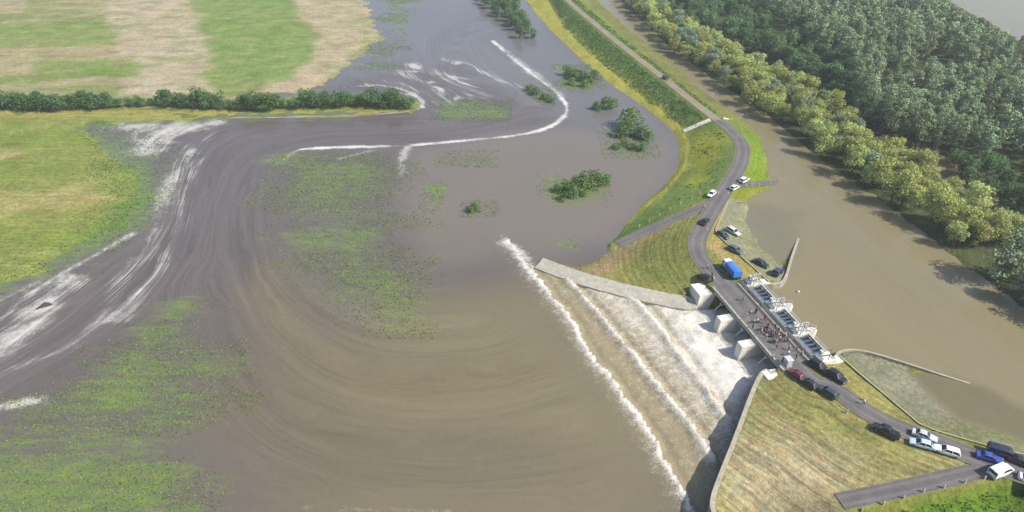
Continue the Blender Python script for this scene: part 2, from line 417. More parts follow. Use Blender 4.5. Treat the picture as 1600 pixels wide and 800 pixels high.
def side_d(pl, xx, yy):
    """signed distance, + on the sluice side"""
    d = dist_pl(xx, yy, pl)
    k = np.zeros(xx.shape, int); best = np.full(xx.shape, 1e18); sg = np.zeros(xx.shape)
    for i in range(len(pl) - 1):
        ax, ay = pl[i][:2]; vx, vy = pl[i + 1][0] - ax, pl[i + 1][1] - ay
        t = np.clip(((xx - ax) * vx + (yy - ay) * vy) / (vx * vx + vy * vy + 1e-12), 0, 1)
        dd = (xx - ax - t * vx) ** 2 + (yy - ay - t * vy) ** 2
        m = dd < best; best = np.where(m, dd, best); sg = np.where(m, vx * (yy - ay) - vy * (xx - ax), sg)
    return np.where(sg > 0, d, -d)
a_s = (X - O_S[0]) * A_S[0] + (Y - O_S[1]) * A_S[1]; b_s = (X - O_S[0]) * B_S[0] + (Y - O_S[1]) * B_S[1]
DRY = [PL([(-1500, -60), (552, -60), (566, -20), (578, 22), (590, 46), (594, 62), (572, 72), (557, 86), (548, 102), (522, 120), (505, 134), (470, 143), (420, 148), (420, 152), (640, 152), (656, 164), (640, 174), (420, 176), (330, 179), (-1500, 181)]),
       PL([(-1500, 168), (330, 179), (300, 184), (215, 188), (140, 191), (120, 204), (165, 236), (208, 262), (226, 296), (208, 332), (170, 364), (115, 394), (52, 424), (-10, 452), (-140, 492), (-1500, 640)])]
sd_dry = np.full(X.shape, -1e9)
for pg in DRY: sd_dry = np.maximum(sd_dry, sdist(X, Y, pg))
sd_dry = sd_dry + (n_mid - .5) * 12 + (fbm(X * .6, Y, .5, 15, 3) - .5) * 7
z_flood = np.clip(sd_dry * .06, -.8, .45) + (n_lo - .5) * .3 * sstep(0, 12, sd_dry)

sd_flood = sdist(X, Y, POLY_FLOOD); sd_river = sdist(X, Y, POLY_RIVER)
in_river_gen = X > np.interp(Y, BANK_F[::-1][:, 1][np.argsort(BANK_F[::-1][:, 1])], BANK_F[::-1][:, 0][np.argsort(BANK_F[::-1][:, 1])])
sd_back = np.maximum(sdist(X, Y, POLY_BACKWATER), sdist(X, Y, POLY_FARRIVER))
sd_bank = dist_pl(X, Y, BANK_F)
z_forest = Z_RIVER + np.clip(np.minimum(sd_bank, -sd_back) * .12, -1.2, .5) + (n_mid - .5) * .5

Z = np.full(X.shape, np.nan)
fixm = np.zeros(X.shape, bool)
m = in_river_gen & (sd_river < 0) & (sd_flood < 0); Z[m] = z_forest[m]; fixm |= m
m = sd_river > 4; Z[m] = 2.0; fixm |= m
m = sd_flood > .3; Z[m] = z_flood[m]; fixm |= m
def fix_line(pl, w=.5, dz=0.0):
    d, z = dist_pl(X, Y, pl, True); m = (d < w) & ~((sd_flood > .3)); Z[m] = z[m] + dz; fixm[m] = True
fix_line(np.vstack([WL1]), .5, -.05); fix_line(WL2, .5, -.05)
for pl in (KERB1, KERB2): fix_line(pl, .5, -.1)
LWo = LW.copy(); RWo = RW.copy()
fix_line(LW + 0, 3.3, -.1); fix_line(LW + 0, 1.9, -1.6); fix_line(RW + 0, 1.0, -.12)
fix_line(UWL, .6, -.5); fix_line(UWR, .6, -.5)
for a0, a1 in ((-7, 0.05), (29.0, 36)):                       # abutment ground beside the deck
    pg = [S(a0, -.5), S(a1, -.5), S(a1, 12), S(a0, 12)]
    m = inside(X, Y, pg); Z[m] = CREST - .12; fixm |= m
road_d = np.full(X.shape, 1e9)
for pl, hw in ROADS:
    d, z = dist_pl(X, Y, pl, True)
    m = (d < hw + .5) & (sd_flood < 2) & ~inside(X, Y, [S(.1, -1), S(28.9, -1), S(28.9, 14), S(.1, 14)])
    Z[m] = z[m] - .06; fixm |= m
    road_d = np.minimum(road_d, d - hw)
BERM = PL([(838, -30, 1.0), (872, 30, 1.0), (930, 92, 1.0), (1000, 147, 1.0), (1060, 195, 1.0), (1075, 222, 1.2), (1070, 262, 1.2), (1040, 297, 1.1), (1008, 322, .9)])
fix_line(BERM, .6)
fix_line(PL([(1330, 812, 3.2), (1400, 800, 3.2), (1500, 785, 3.2), (1600, 772, 3.2), (1750, 800, 3.2)]), .6)
fix_line(PL([(1300, 860, 1.), (1700, 860, 1.), (2200, 860, 1.)]), .6)
edge = np.zeros(X.shape, bool); edge[0] = edge[-1] = True; edge[:, 0] = edge[:, -1] = True
m = edge & ~fixm; Z[m] = 2.0; fixm |= m

def solve(Z, fix):
    ny, nx = Z.shape
    if min(ny, nx) > 24:
        # coarse start
        Zc = np.full(((ny + 1) // 2, (nx + 1) // 2), np.nan); Fc = np.zeros(Zc.shape, bool)
        acc = np.zeros(Zc.shape); cnt = np.zeros(Zc.shape)
        for dj in (0, 1):
            for di in (0, 1):
                zz = Z[dj::2, di::2]; ff = fix[dj::2, di::2]
                acc[:zz.shape[0], :zz.shape[1]] += np.where(ff, np.nan_to_num(zz), 0); cnt[:zz.shape[0], :zz.shape[1]] += ff
        Fc = cnt > 0; Zc = np.where(Fc, acc / np.maximum(cnt, 1), np.nan)
        Zc = solve(Zc, Fc)
        up = np.repeat(np.repeat(Zc, 2, 0), 2, 1)[:ny, :nx]
        U = np.where(fix, Z, up)
    else:
        U = np.where(fix, Z, np.nanmean(Z))
    free = ~fix; free[0] = free[-1] = False; free[:, 0] = free[:, -1] = False
    for _ in range(60):
        N = U.copy()
        N[1:-1, 1:-1] = .25 * (U[2:, 1:-1] + U[:-2, 1:-1] + U[1:-1, 2:] + U[1:-1, :-2])
        U = np.where(free, N, U)
    return U
Z = solve(Z, fixm)
for pl_, sg in ((UWL, -1), (UWR, 1)):
    dd = side_d(pl_, X, Y) * sg
    cut = (dd > -.1) & (dd < 9) & (b_s > 13.5) & (X > 60); Z = np.where(cut, np.minimum(Z, 2.0), Z)
onroad = road_d < .5
rough_ok = (~onroad) & (sd_flood < -.5) & (sd_river < 1)
Z = Z + np.where(rough_ok, (fbm(X, Y, .35, 11) - .5) * .35 * sstep(.5, 3, road_d), 0)

def zat(x, y):
    i = int(np.clip(np.searchsorted(xs, x) - 1, 0, NX - 2)); j = int(np.clip(np.searchsorted(ys, y) - 1, 0, NY - 2))
    u = (x - xs[i]) / (xs[i + 1] - xs[i]); v = (y - ys[j]) / (ys[j + 1] - ys[j])
    return float((Z[j, i] * (1 - u) + Z[j, i + 1] * u) * (1 - v) + (Z[j + 1, i] * (1 - u) + Z[j + 1, i + 1] * u) * v)

# ------------------------------------------------------------------ land colours (what grows or lies there)
Cl = np.empty(X.shape + (3,)); Cl[:] = lin(140, 150, 80)
rowc = Y.copy(); rowamt = np.full(X.shape, .45)
def paint(pg, rgb, fe=1.5, am=3.0, al=1.0, seed=1, ns=.12, ra=None, C=None, sx=1.0):
    C = Cl if C is None else C
    pg = np.asarray(pg); pad = fe + am + 2
    i0, i1 = np.searchsorted(xs, [pg[:, 0].min() - pad, pg[:, 0].max() + pad]); j0, j1 = np.searchsorted(ys, [pg[:, 1].min() - pad, pg[:, 1].max() + pad])
    if i1 <= i0 or j1 <= j0: return
    x = X[j0:j1, i0:i1]; y = Y[j0:j1, i0:i1]
    sd = sdist(x, y, pg) + (fbm(x * sx, y, ns, seed, 5) - .5) * 2 * am
    a = sstep(-fe, fe, sd) * al
    C[j0:j1, i0:i1] = C[j0:j1, i0:i1] * (1 - a[..., None]) + np.asarray(rgb) * a[..., None]
    if ra is not None: rowamt[j0:j1, i0:i1] = rowamt[j0:j1, i0:i1] * (1 - a) + ra * a
GREEN = lin(136, 158, 88); BEIGE = lin(194, 179, 154); STRAW = lin(168, 156, 104)
# fields beyond the hedge
n_str = fbm(X * .22, Y, .09, 21, 5)
paint(PL([(-1500, -60), (600, -60), (600, 160), (-1500, 175)]), lin(150, 160, 102), 1, 0)
m = sstep(.5, .62, n_str) * (Y > 285) * (X < 0)
Cl = Cl * (1 - .75 * m[..., None]) + lin(190, 176, 145) * .75 * m[..., None]
paint(PL([(205, -40), (285, -40), (300, 20), (322, 50), (330, 90), (310, 120), (340, 148), (190, 150), (200, 110), (170, 85), (185, 50), (160, 20)]), lin(202, 187, 166), 3, 7, .95, 4, .07, ra=.3, sx=.4)
paint(PL([(440, -40), (540, -40), (575, 30), (570, 70), (500, 140), (400, 152), (440, 120), (470, 90), (500, 60), (470, 30)]), lin(200, 184, 158), 3, 7, .95, 6, .07, ra=.3, sx=.4)
paint(PL([(290, -40), (425, -40), (480, 60), (490, 90), (440, 130), (330, 130), (325, 60)]), lin(132, 162, 88), 4, 7, .85, 8, .07, sx=.3)
paint(PL([(-50, 60), (190, 60), (200, 110), (-60, 120)]), lin(196, 178, 148), 3, 9, .7, 9, .08, sx=.25)
paint(PL([(-20, 40), (170, 30), (180, 70), (0, 75)]), lin(134, 160, 84), 3, 8, .7, 13, .08, sx=.25)
paint(PL([(60, 95), (215, 92), (210, 118), (50, 125)]), lin(130, 158, 78), 3, 7, .8, 12, .1, sx=.3)
paint(PL([(-60, -40), (80, -40), (30, 20), (-60, 30)]), lin(196, 180, 152), 3, 4, .9, 17, .1)
paint(PL([(540, -30), (556, -30), (594, 58), (578, 62)]), lin(192, 178, 150), .8, 1, .9, 3)
fine_ = fbm(X * .35, Y, .3, 23, 4); m = sstep(.54, .66, fine_) * (Y > 285) * (X < 0) * .5
Cl = Cl * (1 - m[..., None]) + lin(176, 172, 122) * m[..., None]
m = sstep(.56, .68, fbm(X * .3, Y, .22, 24, 4)) * (Y > 285) * (X < 0) * .45
Cl = Cl * (1 - m[..., None]) + lin(130, 158, 84) * m[..., None]
# field under the hedge
paint(PL([(-1500, 181), (340, 181), (260, 265), (250, 340), (100, 430), (-100, 500), (-1500, 660)]), lin(158, 164, 92), 2, 2, ra=.5)
m = sstep(.46, .62, fbm(X * .3, Y, .07, 31, 5)) * (sdist(X, Y, DRY[1]) > 0)
Cl = Cl * (1 - .7 * m[..., None]) + lin(186, 172, 124) * .75 * m[..., None]
m = sstep(.5, .64, fbm(X * .4, Y, .05, 37, 5)) * (sdist(X, Y, DRY[1]) > 0)
Cl = Cl * (1 - .7 * m[..., None]) + lin(146, 166, 80) * .6 * m[..., None]
paint(PL([(150, 190), (250, 250), (262, 310), (220, 362), (120, 420), (60, 440), (120, 380), (200, 310), (200, 250)]), lin(112, 148, 86), 6, 6, .85, 15, .1)
paint(PL([(-200, 172), (350, 174), (640, 173), (640, 181), (-200, 186)]), lin(178, 172, 98), .6, 1.0, .8)
# levee
rowc = np.where((X > -10) & (Y < 240), dist_pl(X, Y, np.vstack([ROAD_UP, ROAD_MID, ROAD_RIGHT])), rowc)
lev = PL([(770, -60), (800, -22), (818, 8), (852, 48), (902, 97), (952, 139), (1004, 171), (1044, 202), (1057, 228), (1054, 262), (1034, 290), (1003, 316), (972, 345), (955, 378), (1110, 325), (1145, 285), (1165, 240), (1162, 215), (1121, 186), (1000, 90), (885, -5), (840, -60)], 2)
paint(lev, lin(128, 152, 82), 1, 1, ra=.25)
paint(PL([(812, -30), (836, -30), (880, 36), (930, 84), (1000, 140), (1058, 188), (1075, 215), (1078, 262), (1040, 300), (975, 352), (965, 345), (1040, 280), (1056, 240), (1052, 214), (1010, 178), (940, 130), (890, 88), (838, 30)], .7), lin(184, 180, 88), 2.4, 1.0, .95, 7)
paint(PL([(1085, 205), (1120, 212), (1130, 240), (1110, 275), (1085, 300), (1075, 280), (1080, 240)], 3), lin(164, 168, 66), 4, 4, .9, 9)
paint(PL([(1125, 188), (1190, 212), (1200, 280), (1150, 282), (1170, 235)], 5), lin(134, 160, 56), 1.5, 1.5, .95, 9)
paint(PL([(900, -20), (934, -10), (1042, 88), (1150, 176), (1128, 186), (1000, 86)], 5), lin(136, 138, 82), 1, 1.5, .9, 5)
paint(PL([(1145, 298), (1212, 287), (1170, 312), (1140, 314)], 5), lin(142, 152, 56), .7, .6, 1, 5)
# mound by the left wing wall
paint(PL([(905, 414), (960, 384), (1100, 326), (1085, 380), (1100, 420), (1110, 455), (1080, 470), (960, 438)], 3.5), lin(158, 154, 90), 1, 1, 1, 2, ra=.6)
paint(PL([(975, 400), (1075, 345), (1088, 400), (1100, 440), (1060, 450), (990, 430)], 4), lin(142, 150, 84), 5, 4, .8, 3, ra=.7)
paint(PL([(890, 424), (935, 392), (985, 378), (985, 395), (960, 420), (930, 432)], 2), lin(172, 152, 118), 3, 3, .85, 4)
paint(PL([(958, 380), (1100, 322), (1100, 334), (968, 392)], 3.5), lin(168, 156, 110), .6, .5, .8, 4)
# grass between the road and the left apron
paint(PL([(1128, 312), (1140, 312), (1118, 362), (1150, 392), (1202, 440), (1150, 432), (1115, 400), (1104, 380), (1108, 350)], 5.9), lin(176, 162, 100), 1, .8, 1, 4, ra=.3)
paint(PL([(1108, 350), (1125, 315), (1136, 316), (1116, 362), (1108, 372)], 5.9), lin(160, 160, 80), 1, .8, .9, 4)
paint(PL([(1104, 384), (1118, 380), (1135, 396), (1122, 400)], 5.9), lin(192, 160, 122), 1.0, 1, .8, 4)
# right-hand triangle
paint(PL([(1190, 578), (1215, 572), (1300, 612), (1400, 676), (1520, 716), (1535, 732), (1440, 754), (1310, 778), (1300, 800), (1200, 830), (1118, 800), (1114, 780)], 5), lin(176, 168, 116), 1, .8, 1, 3, ra=1.0)
paint(PL([(1200, 585), (1300, 622), (1400, 682), (1420, 720), (1330, 700), (1260, 660), (1210, 620)], 5.3), lin(150, 152, 86), 6, 4, .65, 3, ra=.9)
paint(PL([(1150, 690), (1250, 680), (1330, 730), (1290, 790), (1180, 800), (1130, 770)], 4.8), lin(194, 180, 150), 6, 5, .8, 6, .2, ra=1.3)
paint(PL([(1240, 780), (1310, 775), (1330, 800), (1280, 830), (1230, 830)], 4.6), lin(150, 136, 112), 2, 2, .8, 6)
paint(PL([(1290, 812), (1400, 782), (1520, 752), (1620, 742), (1900, 760), (1900, 900), (1250, 900)], 4), lin(116, 150, 52), 1, .8, 1, 3, ra=.3)
paint(PL([(1320, 792), (1400, 772), (1520, 744), (1620, 738), (1620, 752), (1530, 762), (1400, 792)], 5), lin(156, 154, 84), .7, .7, .8, 3)
# verge between road and right kerb
paint(PL([(1285, 560), (1311, 556), (1352, 592), (1400, 632), (1441, 667), (1400, 662), (1350, 634), (1310, 598)], 5.9), lin(170, 164, 100), 1, .8, 1, 4, ra=.7)
# stone aprons
STONE = lin(160, 160, 132)
paint(PL([(1139, 315), (1170, 318), (1172, 350), (1200, 386), (1236, 424), (1216, 446), (1200, 440), (1147, 391), (1117, 362)], 4.6), STONE, .5, .2, 1, 3, ra=.1)
paint(PL([(1170, 350), (1150, 372), (1200, 400), (1232, 424), (1200, 386)], 4.4), lin(150, 152, 118), 1, 1.5, .7, 3)
paint(PL([(1312, 553), (1345, 547), (1420, 571), (1445, 603), (1475, 633), (1515, 660), (1620, 700), (1900, 850), (1900, 880), (1605, 712), (1500, 685), (1441, 667), (1352, 592)], 4.6), lin(156, 156, 134), .5, .3, 1, 3, ra=.1)
paint(PL([(1490, 655), (1620, 695), (1620, 708), (1500, 682), (1440, 664)], 4.6), lin(146, 148, 104), 2, 2, .8, 3)
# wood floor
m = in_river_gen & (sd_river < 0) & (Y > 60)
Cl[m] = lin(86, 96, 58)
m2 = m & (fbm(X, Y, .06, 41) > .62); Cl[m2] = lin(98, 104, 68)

# ------------------------------------------------------------------ land sheet
def grid_mesh(name, Zf, keep, mat, attrs):
    V = np.stack([X, Y, Zf], -1).reshape(-1, 3)
    idx = np.arange(NX * NY).reshape(NY, NX)
    F = np.stack([idx[:-1, :-1], idx[:-1, 1:], idx[1:, 1:], idx[1:, :-1]], -1)
    k = keep[:-1, :-1] | keep[:-1, 1:] | keep[1:, 1:] | keep[1:, :-1]
    F = F[k]
    used = np.zeros(NX * NY, bool); used[F.ravel()] = True
    remap = np.cumsum(used) - 1
    at = {}
    for nm, (ty, d) in attrs.items():
        d = d.reshape(NX * NY, -1)[used]
        if ty == 'FLOAT_COLOR': d = np.concatenate([d, np.ones((len(d), 1))], 1)
        at[nm] = (ty, d)
    return np_mesh(name, V[used], remap[F], mat, at, True)
near = np.abs(X) < Y * .80 + 90
keep = near & (Z > -.35) & ~((sd_river > 8) & (Z < 3.5)) & ~inside(X, Y, [S(.3, -8), S(28.7, -8), S(28.7, 18), S(.3, 18)])
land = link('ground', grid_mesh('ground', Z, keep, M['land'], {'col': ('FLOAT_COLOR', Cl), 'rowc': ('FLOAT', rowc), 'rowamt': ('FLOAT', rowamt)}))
tag(land, kind='structure')
# plain country beyond, one sheet out to the horizon, below everything
fv = np.array([(-1900, -1500, -1.2), (1900, -1500, -1.2), (1900, 2300, -1.2), (-1900, 2300, -1.2)])
far = link('far_ground', np_mesh('far_ground', fv, [[0, 1, 2, 3]], M['land'],
           {'col': ('FLOAT_COLOR', np.tile(np.r_[lin(142, 150, 92), 1], 4)), 'rowc': ('FLOAT', fv[:, 1]), 'rowamt': ('FLOAT', np.full(4, .5))}))
tag(far, kind='structure')

# ------------------------------------------------------------------ flood water
POLY_CHUTE = np.vstack([LW[::-1], [S(0, 0), S(0, 16), S(29, 16), S(29, 0)], RW, [P(1108, 815)], PL([(1088, 790), (1045, 720), (1000, 650), (950, 580), (905, 515), (868, 468), (828, 412)])])
in_ch = sdist(X, Y, POLY_CHUTE)
L1 = smooth(PL([(800, 378), (828, 412), (868, 468), (905, 515), (950, 580), (1000, 650), (1045, 720), (1088, 790), (1120, 850)]), 2)
L2 = smooth(PL([(893, 438), (905, 452), (940, 490), (985, 545), (1020, 590), (1060, 640), (1103, 690), (1115, 712)]), 2)
L3 = smooth(PL([(990, 466), (1000, 478), (1030, 510), (1060, 550), (1090, 590), (1125, 635), (1140, 655)]), 2)
wob = (fbm(X, Y, .12, 51) - .5) * 2.4 + (fbm(X, Y, .9, 53, 3) - .5) * 1.1
cw = .35 + 1.1 * fbm(X, Y, .35, 57, 4)
d1 = side_d(L1, X, Y) + wob; d2 = side_d(L2, X, Y) + wob * .7; d3 = side_d(L3, X, Y) + wob * .7
chute = sstep(-6, 3, in_ch)
W = 1.5 * sstep(-40, -2, b_s) * sstep(-2, 4, in_ch)
foam = np.zeros(X.shape)
for d, hgt, wd in ((d1, .6, 1.5), (d2, .85, 1.4), (d3, .8, 1.3)):
    prof = np.exp(-((d + 1.2) / wd) ** 2) * hgt - np.exp(-((d - 1.0) / .8) ** 2) * hgt * .7
    W += prof * chute
n3 = fbm(X, Y, .45, 61); n4 = fbm(X, Y, .2, 63)
W += chute * (n3 - .5) * (.35 + .9 * sstep(-22, -4, b_s))
f3 = sstep(-.3, -1.2, d3) * np.exp(-np.clip(-d3 - 1, 0, 99) / 9.) * .56 + sstep(-.2, -.8, d3) * np.exp(-np.clip(-d3 - .8, 0, 99) / 1.0) * .5 * cw; f2 = sstep(-.3, -1.2, d2) * np.exp(-np.clip(-d2 - 1, 0, 99) / 7.5) * .52 + sstep(-.2, -.8, d2) * np.exp(-np.clip(-d2 - .8, 0, 99) / .9) * .5 * cw
f1 = sstep(.2, -.8, d1) * np.exp(-np.clip(-d1 - 1, 0, 99) / 5.5) * .56 + sstep(0., -.6, d1) * np.exp(-np.clip(-d1 - .6, 0, 99) / .9) * .5 * cw
f0 = .82 * (.72 + .56 * n4) * sstep(-26, -8, b_s) * (d3 > -.4)
up3 = (d3 > 0) * np.exp(-np.clip(d3 - 2, 0, 99) / 9) * .18
foam = np.maximum.reduce([f3, f2, f1 * 1.0, f0]) * chute
foam = np.maximum(foam, (.34 * np.exp(-np.abs(d2 - 6) / 7) + .30) * (d2 > -14) * (d1 > 0) * chute)
f1o = np.where((d1 < 0), f1, 0) * (sdist(X, Y, PL([(780, 360), (850, 400), (1120, 780), (1110, 830), (980, 830), (900, 640), (790, 470)])) > -2)
foam = np.maximum(foam, f1o)

# stream lines for the streaks
GUIDES = [(0, [(660, 178), (500, 185), (350, 186), (262, 235), (262, 300), (250, 360), (190, 420), (90, 500), (0, 560), (-100, 600)]),
          (15, [(420, 190), (330, 205), (290, 270), (275, 350), (245, 420), (190, 480), (100, 545), (0, 595)]),
          (30, [(660, 190), (450, 196), (352, 226), (312, 300), (300, 380), (270, 450), (180, 520), (0, 640)]),
          (60, [(880, 185), (760, 212), (650, 222), (480, 222), (392, 262), (372, 350), (385, 430), (450, 520), (560, 580), (700, 592), (850, 540)]),
          (90, [(620, 248), (480, 250), (430, 290), (430, 370), (480, 450), (600, 510), (760, 500)]),
          (42, [(330, 430), (352, 520), (420, 620), (550, 690), (750, 710), (950, 650)]),
          (20, [(300, 500), (310, 600), (380, 720), (550, 785), (800, 800), (1000, 760)]),
          (40, [(770, 20), (700, 80), (690, 120), (780, 140), (870, 175)]),
          (10, [(600, 60), (590, 110), (650, 150), (660, 175)]),
          (20, [(640, 20), (640, 90), (700, 150), (770, 160)]),
          (75, [(770, 60), (840, 105), (885, 150), (890, 178)])]
num = np.zeros(X.shape); den = np.zeros(X.shape)
for v, g in GUIDES:
    d = dist_pl(X, Y, smooth(PL(g), 2)); w = 1 / (d * d + 6) ** 1.1
    num += w * v; den += w
psi = num / den
psi = psi + (fbm(X, Y, .03, 71) - .5) * 5
BROWN = lin(134, 127, 102); PURP = lin(120, 111, 108); GREY = lin(132, 128, 126)
Cw = np.empty(X.shape + (3,)); Cw[:] = PURP
def wp(pts, rgb, fe=8, am=5, al=1.0, seed=1, z=0, ns=.03, sx=1.0): paint(PL(pts, z), rgb, fe, am, al, seed, ns, C=Cw, sx=sx)
wp([(500, -60), (820, -60), (860, 60), (1060, 210), (1050, 280), (960, 380), (830, 405), (800, 380), (640, 330), (640, 230), (880, 190), (700, 100), (520, 130)], lin(128, 124, 124), 8, 4)
wp([(640, 240), (880, 200), (1040, 230), (1030, 290), (950, 370), (840, 400), (660, 420), (620, 330)], lin(140, 131, 118), 8, 4, .8)
wp([(430, 420), (520, 500), (640, 470), (840, 410), (1110, 800), (1110, 900), (500, 900), (420, 800), (360, 640), (400, 520)], lin(134, 125, 103), 18, 8)
wp([(640, 500), (860, 440), (980, 640), (1080, 800), (900, 700), (700, 640), (560, 600)], lin(140, 132, 104), 14, 8, .9, 3)
wp([(420, 420), (470, 500), (580, 570), (760, 570), (880, 560), (760, 640), (560, 640), (430, 540), (390, 460)], lin(142, 132, 104), 8, 5, .7, 3)
wp([(330, 520), (400, 660), (600, 720), (860, 690), (900, 720), (700, 770), (450, 750), (330, 640)], lin(122, 112, 98), 10, 6, .6, 5)
wp([(560, 770), (800, 740), (1000, 720), (1060, 800), (1000, 900), (560, 900)], lin(138, 130, 106), 10, 6, .7, 6)
wp([(815, 405), (905, 440), (1100, 480), (1200, 570), (1120, 780), (1090, 800), (950, 600)], lin(172, 158, 124), 3, 1, 1)
wp([(905, 440), (1095, 470), (1200, 560), (1130, 640), (1030, 540)], lin(194, 184, 156), 4, 2, .9)
# weed-tinted shallows
WEED = [([(430, 240), (600, 238), (640, 330), (650, 420), (690, 470), (680, 520), (590, 530), (520, 480), (450, 430), (410, 340)], .65),
        ([(-100, 640), (60, 590), (190, 520), (250, 470), (300, 470), (310, 560), (330, 640), (330, 800), (300, 900), (-100, 900)], .75),
        ([(660, 285), (700, 288), (695, 320), (668, 330)], .9), ([(665, 155), (790, 158), (800, 185), (690, 192)], .85),
        ([(600, -30), (650, -20), (640, 60), (610, 60)], .6), ([(840, 270), (950, 280), (950, 315), (880, 330), (840, 325)], .7),
        ([(930, 195), (1020, 210), (1020, 245), (970, 250)], .6), ([(815, 132), (870, 150), (860, 170), (820, 155)], .6),
        ([(720, 320), (780, 312), (780, 335), (735, 340)], .5), ([(680, 236), (780, 235), (770, 262), (690, 262)], .35), ([(860, 372), (905, 374), (900, 390), (868, 390)], .8),
        ([(860, 100), (940, 110), (930, 140), (880, 138)], .8), ([(560, 60), (640, 60), (630, 110), (560, 110)], .25)]
weed = np.zeros(X.shape)
nw = (fbm(X * .3, Y, .09, 20, 5) - .5) * 2; nw2 = (fbm(X, Y, .05, 25, 4) - .5) * 2
for k, (pg, al) in enumerate(WEED):
    pg = PL(pg); big_ = k < 2
    sd = sdist(X, Y, pg) + nw * (14 if big_ else 4) + nw2 * (8 if big_ else 2)
    weed = np.maximum(weed, sstep(-14 if big_ else -4, 16 if big_ else 5, sd) * al * (1 + .35 * nw))
weed = np.maximum(weed, .98 * np.exp(-np.clip(-sd_dry, 0, 99) / 13.) * (sd_flood > 3) * sstep(340, 290, Y) * sstep(-55, -75, X))
weed = np.clip(weed, 0, 1) * 1.06
# foam: lines and drifts on the flood
def fl(pts, w, amt, seed=3, wj=.5):
    pl = smooth(PL(pts), 2); out = np.zeros(X.shape); pad = 4 * w + 3
    i0, i1 = np.searchsorted(xs, [pl[:, 0].min() - pad, pl[:, 0].max() + pad]); j0, j1 = np.searchsorted(ys, [pl[:, 1].min() - pad, pl[:, 1].max() + pad])
    x = X[j0:j1, i0:i1]; y = Y[j0:j1, i0:i1]
    d = np.clip(dist_pl(x, y, pl) + (fbm(x, y, .15, seed) - .5) * 2 * w * wj, 0, None)
    out[j0:j1, i0:i1] = np.exp(-(np.clip(d / w, 0, 9)) ** 1.4) * amt * (.72 + .56 * fbm(x, y, .07, seed + 5, 3))
    return out
foam = np.maximum(foam, fl([(470, 233), (560, 229), (640, 228), (720, 220), (800, 213), (850, 203), (878, 188), (889, 168), (868, 142), (840, 122), (812, 100), (790, 82), (770, 64)], 1.7, .86, 3, .7))
foam = np.maximum(foam, fl([(640, 228), (625, 245), (628, 272)], 2.0, .5)); foam = np.maximum(foam, fl([(600, 231), (560, 240), (530, 248)], 1.6, .5))
foam = np.maximum(foam, fl([(470, 233), (450, 242), (440, 255)], 3.0, .55))
foam = np.maximum(foam, fl([(880, 150), (850, 128), (800, 92)], 4.0, .6, 9))
foam = np.maximum(foam, fl([(340, 190), (290, 192), (240, 198), (200, 210), (230, 228)], 6.0, .62, 5)); foam = np.maximum(foam, fl([(320, 200), (260, 212), (235, 240)], 6, .58, 6))
foam = np.maximum(foam, fl([(520, 136), (600, 133), (640, 142), (664, 160), (650, 174), (560, 180), (420, 183), (340, 184)], 1.5, .62))
foam = np.maximum(foam, fl([(700, 92), (740, 104), (800, 130)], 3.2, .46)); foam = np.maximum(foam, fl([(665, 112), (710, 128), (742, 158)], 4.5, .48))
foam = np.maximum(foam, fl([(600, 125), (660, 140), (690, 165)], 3.4, .46)); foam = np.maximum(foam, fl([(570, 85), (600, 88), (600, 110), (640, 118)], 4, .44))
foam = np.maximum(foam, fl([(205, 366), (150, 398), (90, 430), (40, 465), (0, 500)], 2.2, .72)); foam = np.maximum(foam, fl([(90, 440), (60, 490), (0, 530)], 6, .5))
foam = np.maximum(foam, fl([(90, 480), (40, 520), (-20, 545)], 4, .55)); foam = np.maximum(foam, fl([(230, 450), (180, 480), (150, 505), (110, 545), (0, 580)], 3.5, .5))
foam = np.maximum(foam, fl([(80, 628), (30, 636), (-30, 645)], 1.5, .55)); foam = np.maximum(foam, fl([(290, 230), (262, 300), (250, 350), (235, 400)], 5.0, .46))
foam = np.maximum(foam, fl([(340, 195), (300, 250), (272, 330), (256, 405)], 4.0, .42)); foam = np.maximum(foam, fl([(255, 415), (235, 440)], 3, .5))
foam = np.maximum(foam, fl([(785, 378), (800, 385), (822, 398), (832, 420)], 2.6, .72, 8))
foam = np.maximum(foam, fl([(780, 520), (700, 540)], 2.0, .0))
soft = np.maximum(fl([(330, 190), (280, 194), (225, 196), (180, 200)], 9.0, .72, 5, .9), fl([(290, 200), (250, 212), (232, 232)], 10, .7, 6, .9))
soft = np.maximum(soft, np.maximum(fl([(110, 432), (60, 478), (10, 520)], 5.5, .66, 12, .9), fl([(20, 545), (-30, 560)], 6, .6, 13, .9)))
soft = np.maximum(soft, fl([(185, 490), (140, 508), (120, 540)], 5, .55, 14, .9)); soft = np.maximum(soft, fl([(60, 500), (20, 530), (-30, 550)], 5, .62, 14, .9))
soft = np.maximum(soft, fl([(640, 226), (626, 245), (628, 274)], 2.6, .62, 15, .7))
foam = np.maximum(foam, soft)
for q_, w_, a_ in (([(640, 100), (700, 118), (760, 150)], 6, .5), ([(690, 92), (750, 110), (810, 136)], 4, .5), ([(620, 112), (680, 132), (716, 160)], 6.5, .52), ([(560, 100), (600, 108), (650, 112)], 2.4, .52),
                   ([(560, 130), (620, 136), (655, 152), (662, 168)], 1.5, .66), ([(600, 140), (650, 150)], 1.2, .55), ([(170, 470), (190, 430), (230, 400)], 5, .48), ([(250, 400), (240, 350), (262, 290), (300, 235)], 4.5, .56),
                   ([(280, 360), (285, 300), (310, 250)], 4.0, .46), ([(200, 500), (215, 470), (235, 440)], 4, .5), ([(60, 440), (20, 462), (-40, 486)], 3.0, .6), ([(330, 184), (480, 183), (640, 181)], .9, .6),
                   ([(780, 70), (800, 86), (830, 108), (860, 132)], 2.6, .55), ([(60, 625), (10, 634), (-40, 640)], 2.2, .62), ([(700, 800), (560, 796), (480, 792)], 1.2, .45)):
    foam = np.maximum(foam, fl(q_, w_, a_, 33))
